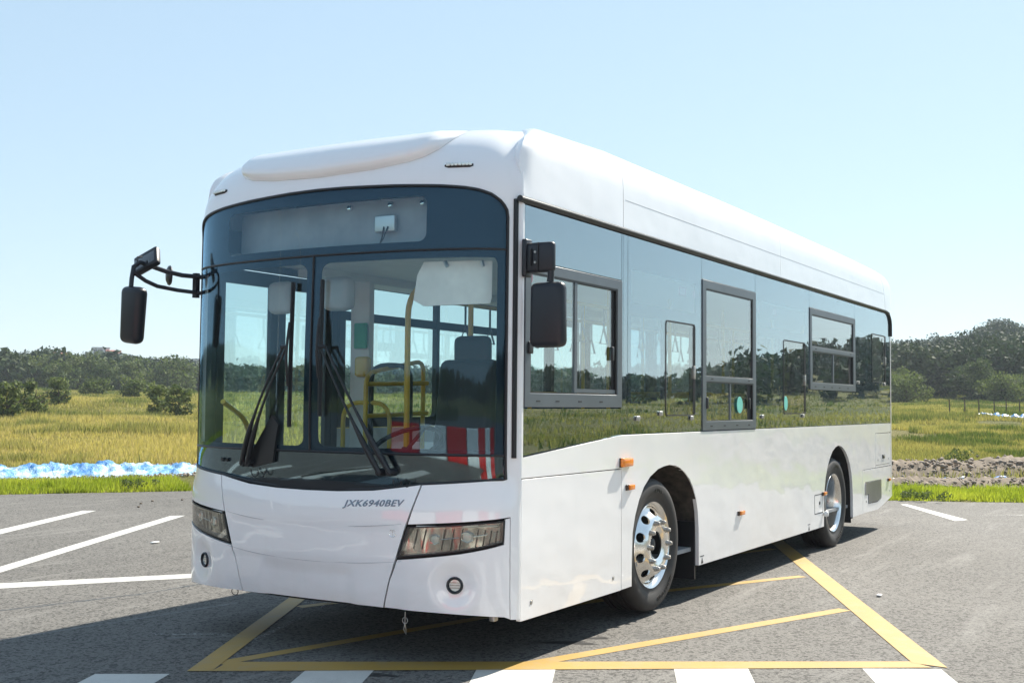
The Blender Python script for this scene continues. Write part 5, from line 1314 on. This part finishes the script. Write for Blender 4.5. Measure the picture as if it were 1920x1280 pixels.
# litter on the asphalt
for x, y, s, lb in ((3.70,-1.15,.022,'tiny pale paper scrap on the asphalt right of the bus'), (2.93,6.15,.03,'small white scrap between the white parking lines'), (8.0,11.9,.05,'white crumpled scrap at the left verge')):
    m = MB().rbox((x,y,.012), (s*3,s*1.6,.012), .005); tag(m.build('paper_scrap', 'offwhite'), lb, 'litter')
for i, (x, y) in enumerate([(6.1,9.9),(6.5,10.1),(5.7,9.5),(6.9,9.9)]):
    m = MB().rbox((x,y,.012), (.035,.03,.02), .009); o = m.build('pebble', 'soil'); tag(o, 'small dark pebble lying loose on the asphalt', 'pebble', 'loose pebbles on the asphalt')

# things behind the camera that the windscreen mirrors
gB = 'red and white water barriers behind the camera'
ordn = ['first','second','third','fourth','fifth','sixth','seventh']
bp_ = [(-8.9,3.0),(-8.2,1.2),(-7.7,-.6),(-7.45,-2.4),(-7.4,-4.2),(-7.0,-6.0),(-6.3,-7.6)]
for i, (x, y) in enumerate(bp_):
    col_ = 'barrier_red' if i % 2 == 0 else 'barrier_white'
    r = thing('water_barrier', ('red' if i % 2 == 0 else 'white')+' plastic water barrier, '+ordn[i]+' in the row facing the bus', 'barrier', (x, y, 0), gB)
    nx = bp_[min(i+1, 6)]; pv = bp_[max(i-1, 0)]; a = math.atan2(nx[1]-pv[1], nx[0]-pv[0])
    R = Matrix.Rotation(a, 3, 'Z'); pr = [(-.26,.0),(-.26,.18),(-.12,.42),(-.09,1.02),(-.05,1.06),(.05,1.06),(.09,1.02),(.12,.42),(.26,.18),(.26,.0)]
    m = MB(); v = [(u, p[0], p[1]) for u in (-.88, .88) for p in pr]; k = len(pr)
    m.add(v, [(j, (j+1) % k, k+(j+1) % k, k+j) for j in range(k)]+[tuple(range(k)), tuple(range(k, 2*k))]); m.v = [tuple(R @ Vector(q)+Vector((x, y, 0))) for q in m.v]
    m.build('barrier_body', col_, r, bevel=.02)
    m = MB().lathe([(0,.0),(.05,.0),(.06,-.02)], (0,0,1.08), 12, 'z'); m.v = [tuple(R @ Vector(q)+Vector((x, y, 0))) for q in m.v]; m.build('filler_cap', 'plastic', r)
for azd, D, lb in ((131, 27, 'white street lamp behind the camera, nearer the left field'), (136.5, 30, 'white street lamp behind the camera, farther from the left field')):
    x = D*math.cos(math.radians(azd)); y = 1.3+D*math.sin(math.radians(azd)); r = thing('street_lamp', lb, 'street lamp', (x, y, 0))
    MB().tube([(x,y,0),(x,y,3),(x,y,7.2)], [.09,.075,.05], 10).build('pole', 'barrier_white', r)
    MB().tube([(x,y,7.1),(x+.4,y-.2,7.5),(x+1.3,y-.5,7.6)], [.04,.035,.03], 8).build('arm', 'barrier_white', r); MB().rbox((x+1.5,y-.58,7.58), (.6,.2,.09), .04).build('lamp_head', 'alu', r)
V, F_, T = leaf_cloud(np.array([(-44-.08*k, 26-.5*k, .55) for k in range(64)]), np.full((64,3), .75), 60, .16, rng.uniform(.1, .6, 64))
o = mesh_np('hedge', V, F_, 'bush', attr=T); tag(o, 'long clipped hedge along the far side of the road behind the camera', 'hedge')


# air between here and the hills
hm = bpy.data.materials.new('haze_air'); hm.use_nodes = True; ht = hm.node_tree
for n_ in list(ht.nodes): ht.nodes.remove(n_)
ho = ht.nodes.new('ShaderNodeOutputMaterial'); pv_ = ht.nodes.new('ShaderNodeVolumePrincipled'); pv_.inputs['Density'].default_value = .00045; pv_.inputs['Color'].default_value = (.80,.90,1,1); pv_.inputs['Anisotropy'].default_value = .2
ht.links.new(pv_.outputs[0], ho.inputs['Volume'])
m = MB().box(-1700, 1700, -1700, 1700, -80, 40); hz_ = m.build('haze', hm, flip=False); hz_['kind'] = 'stuff'
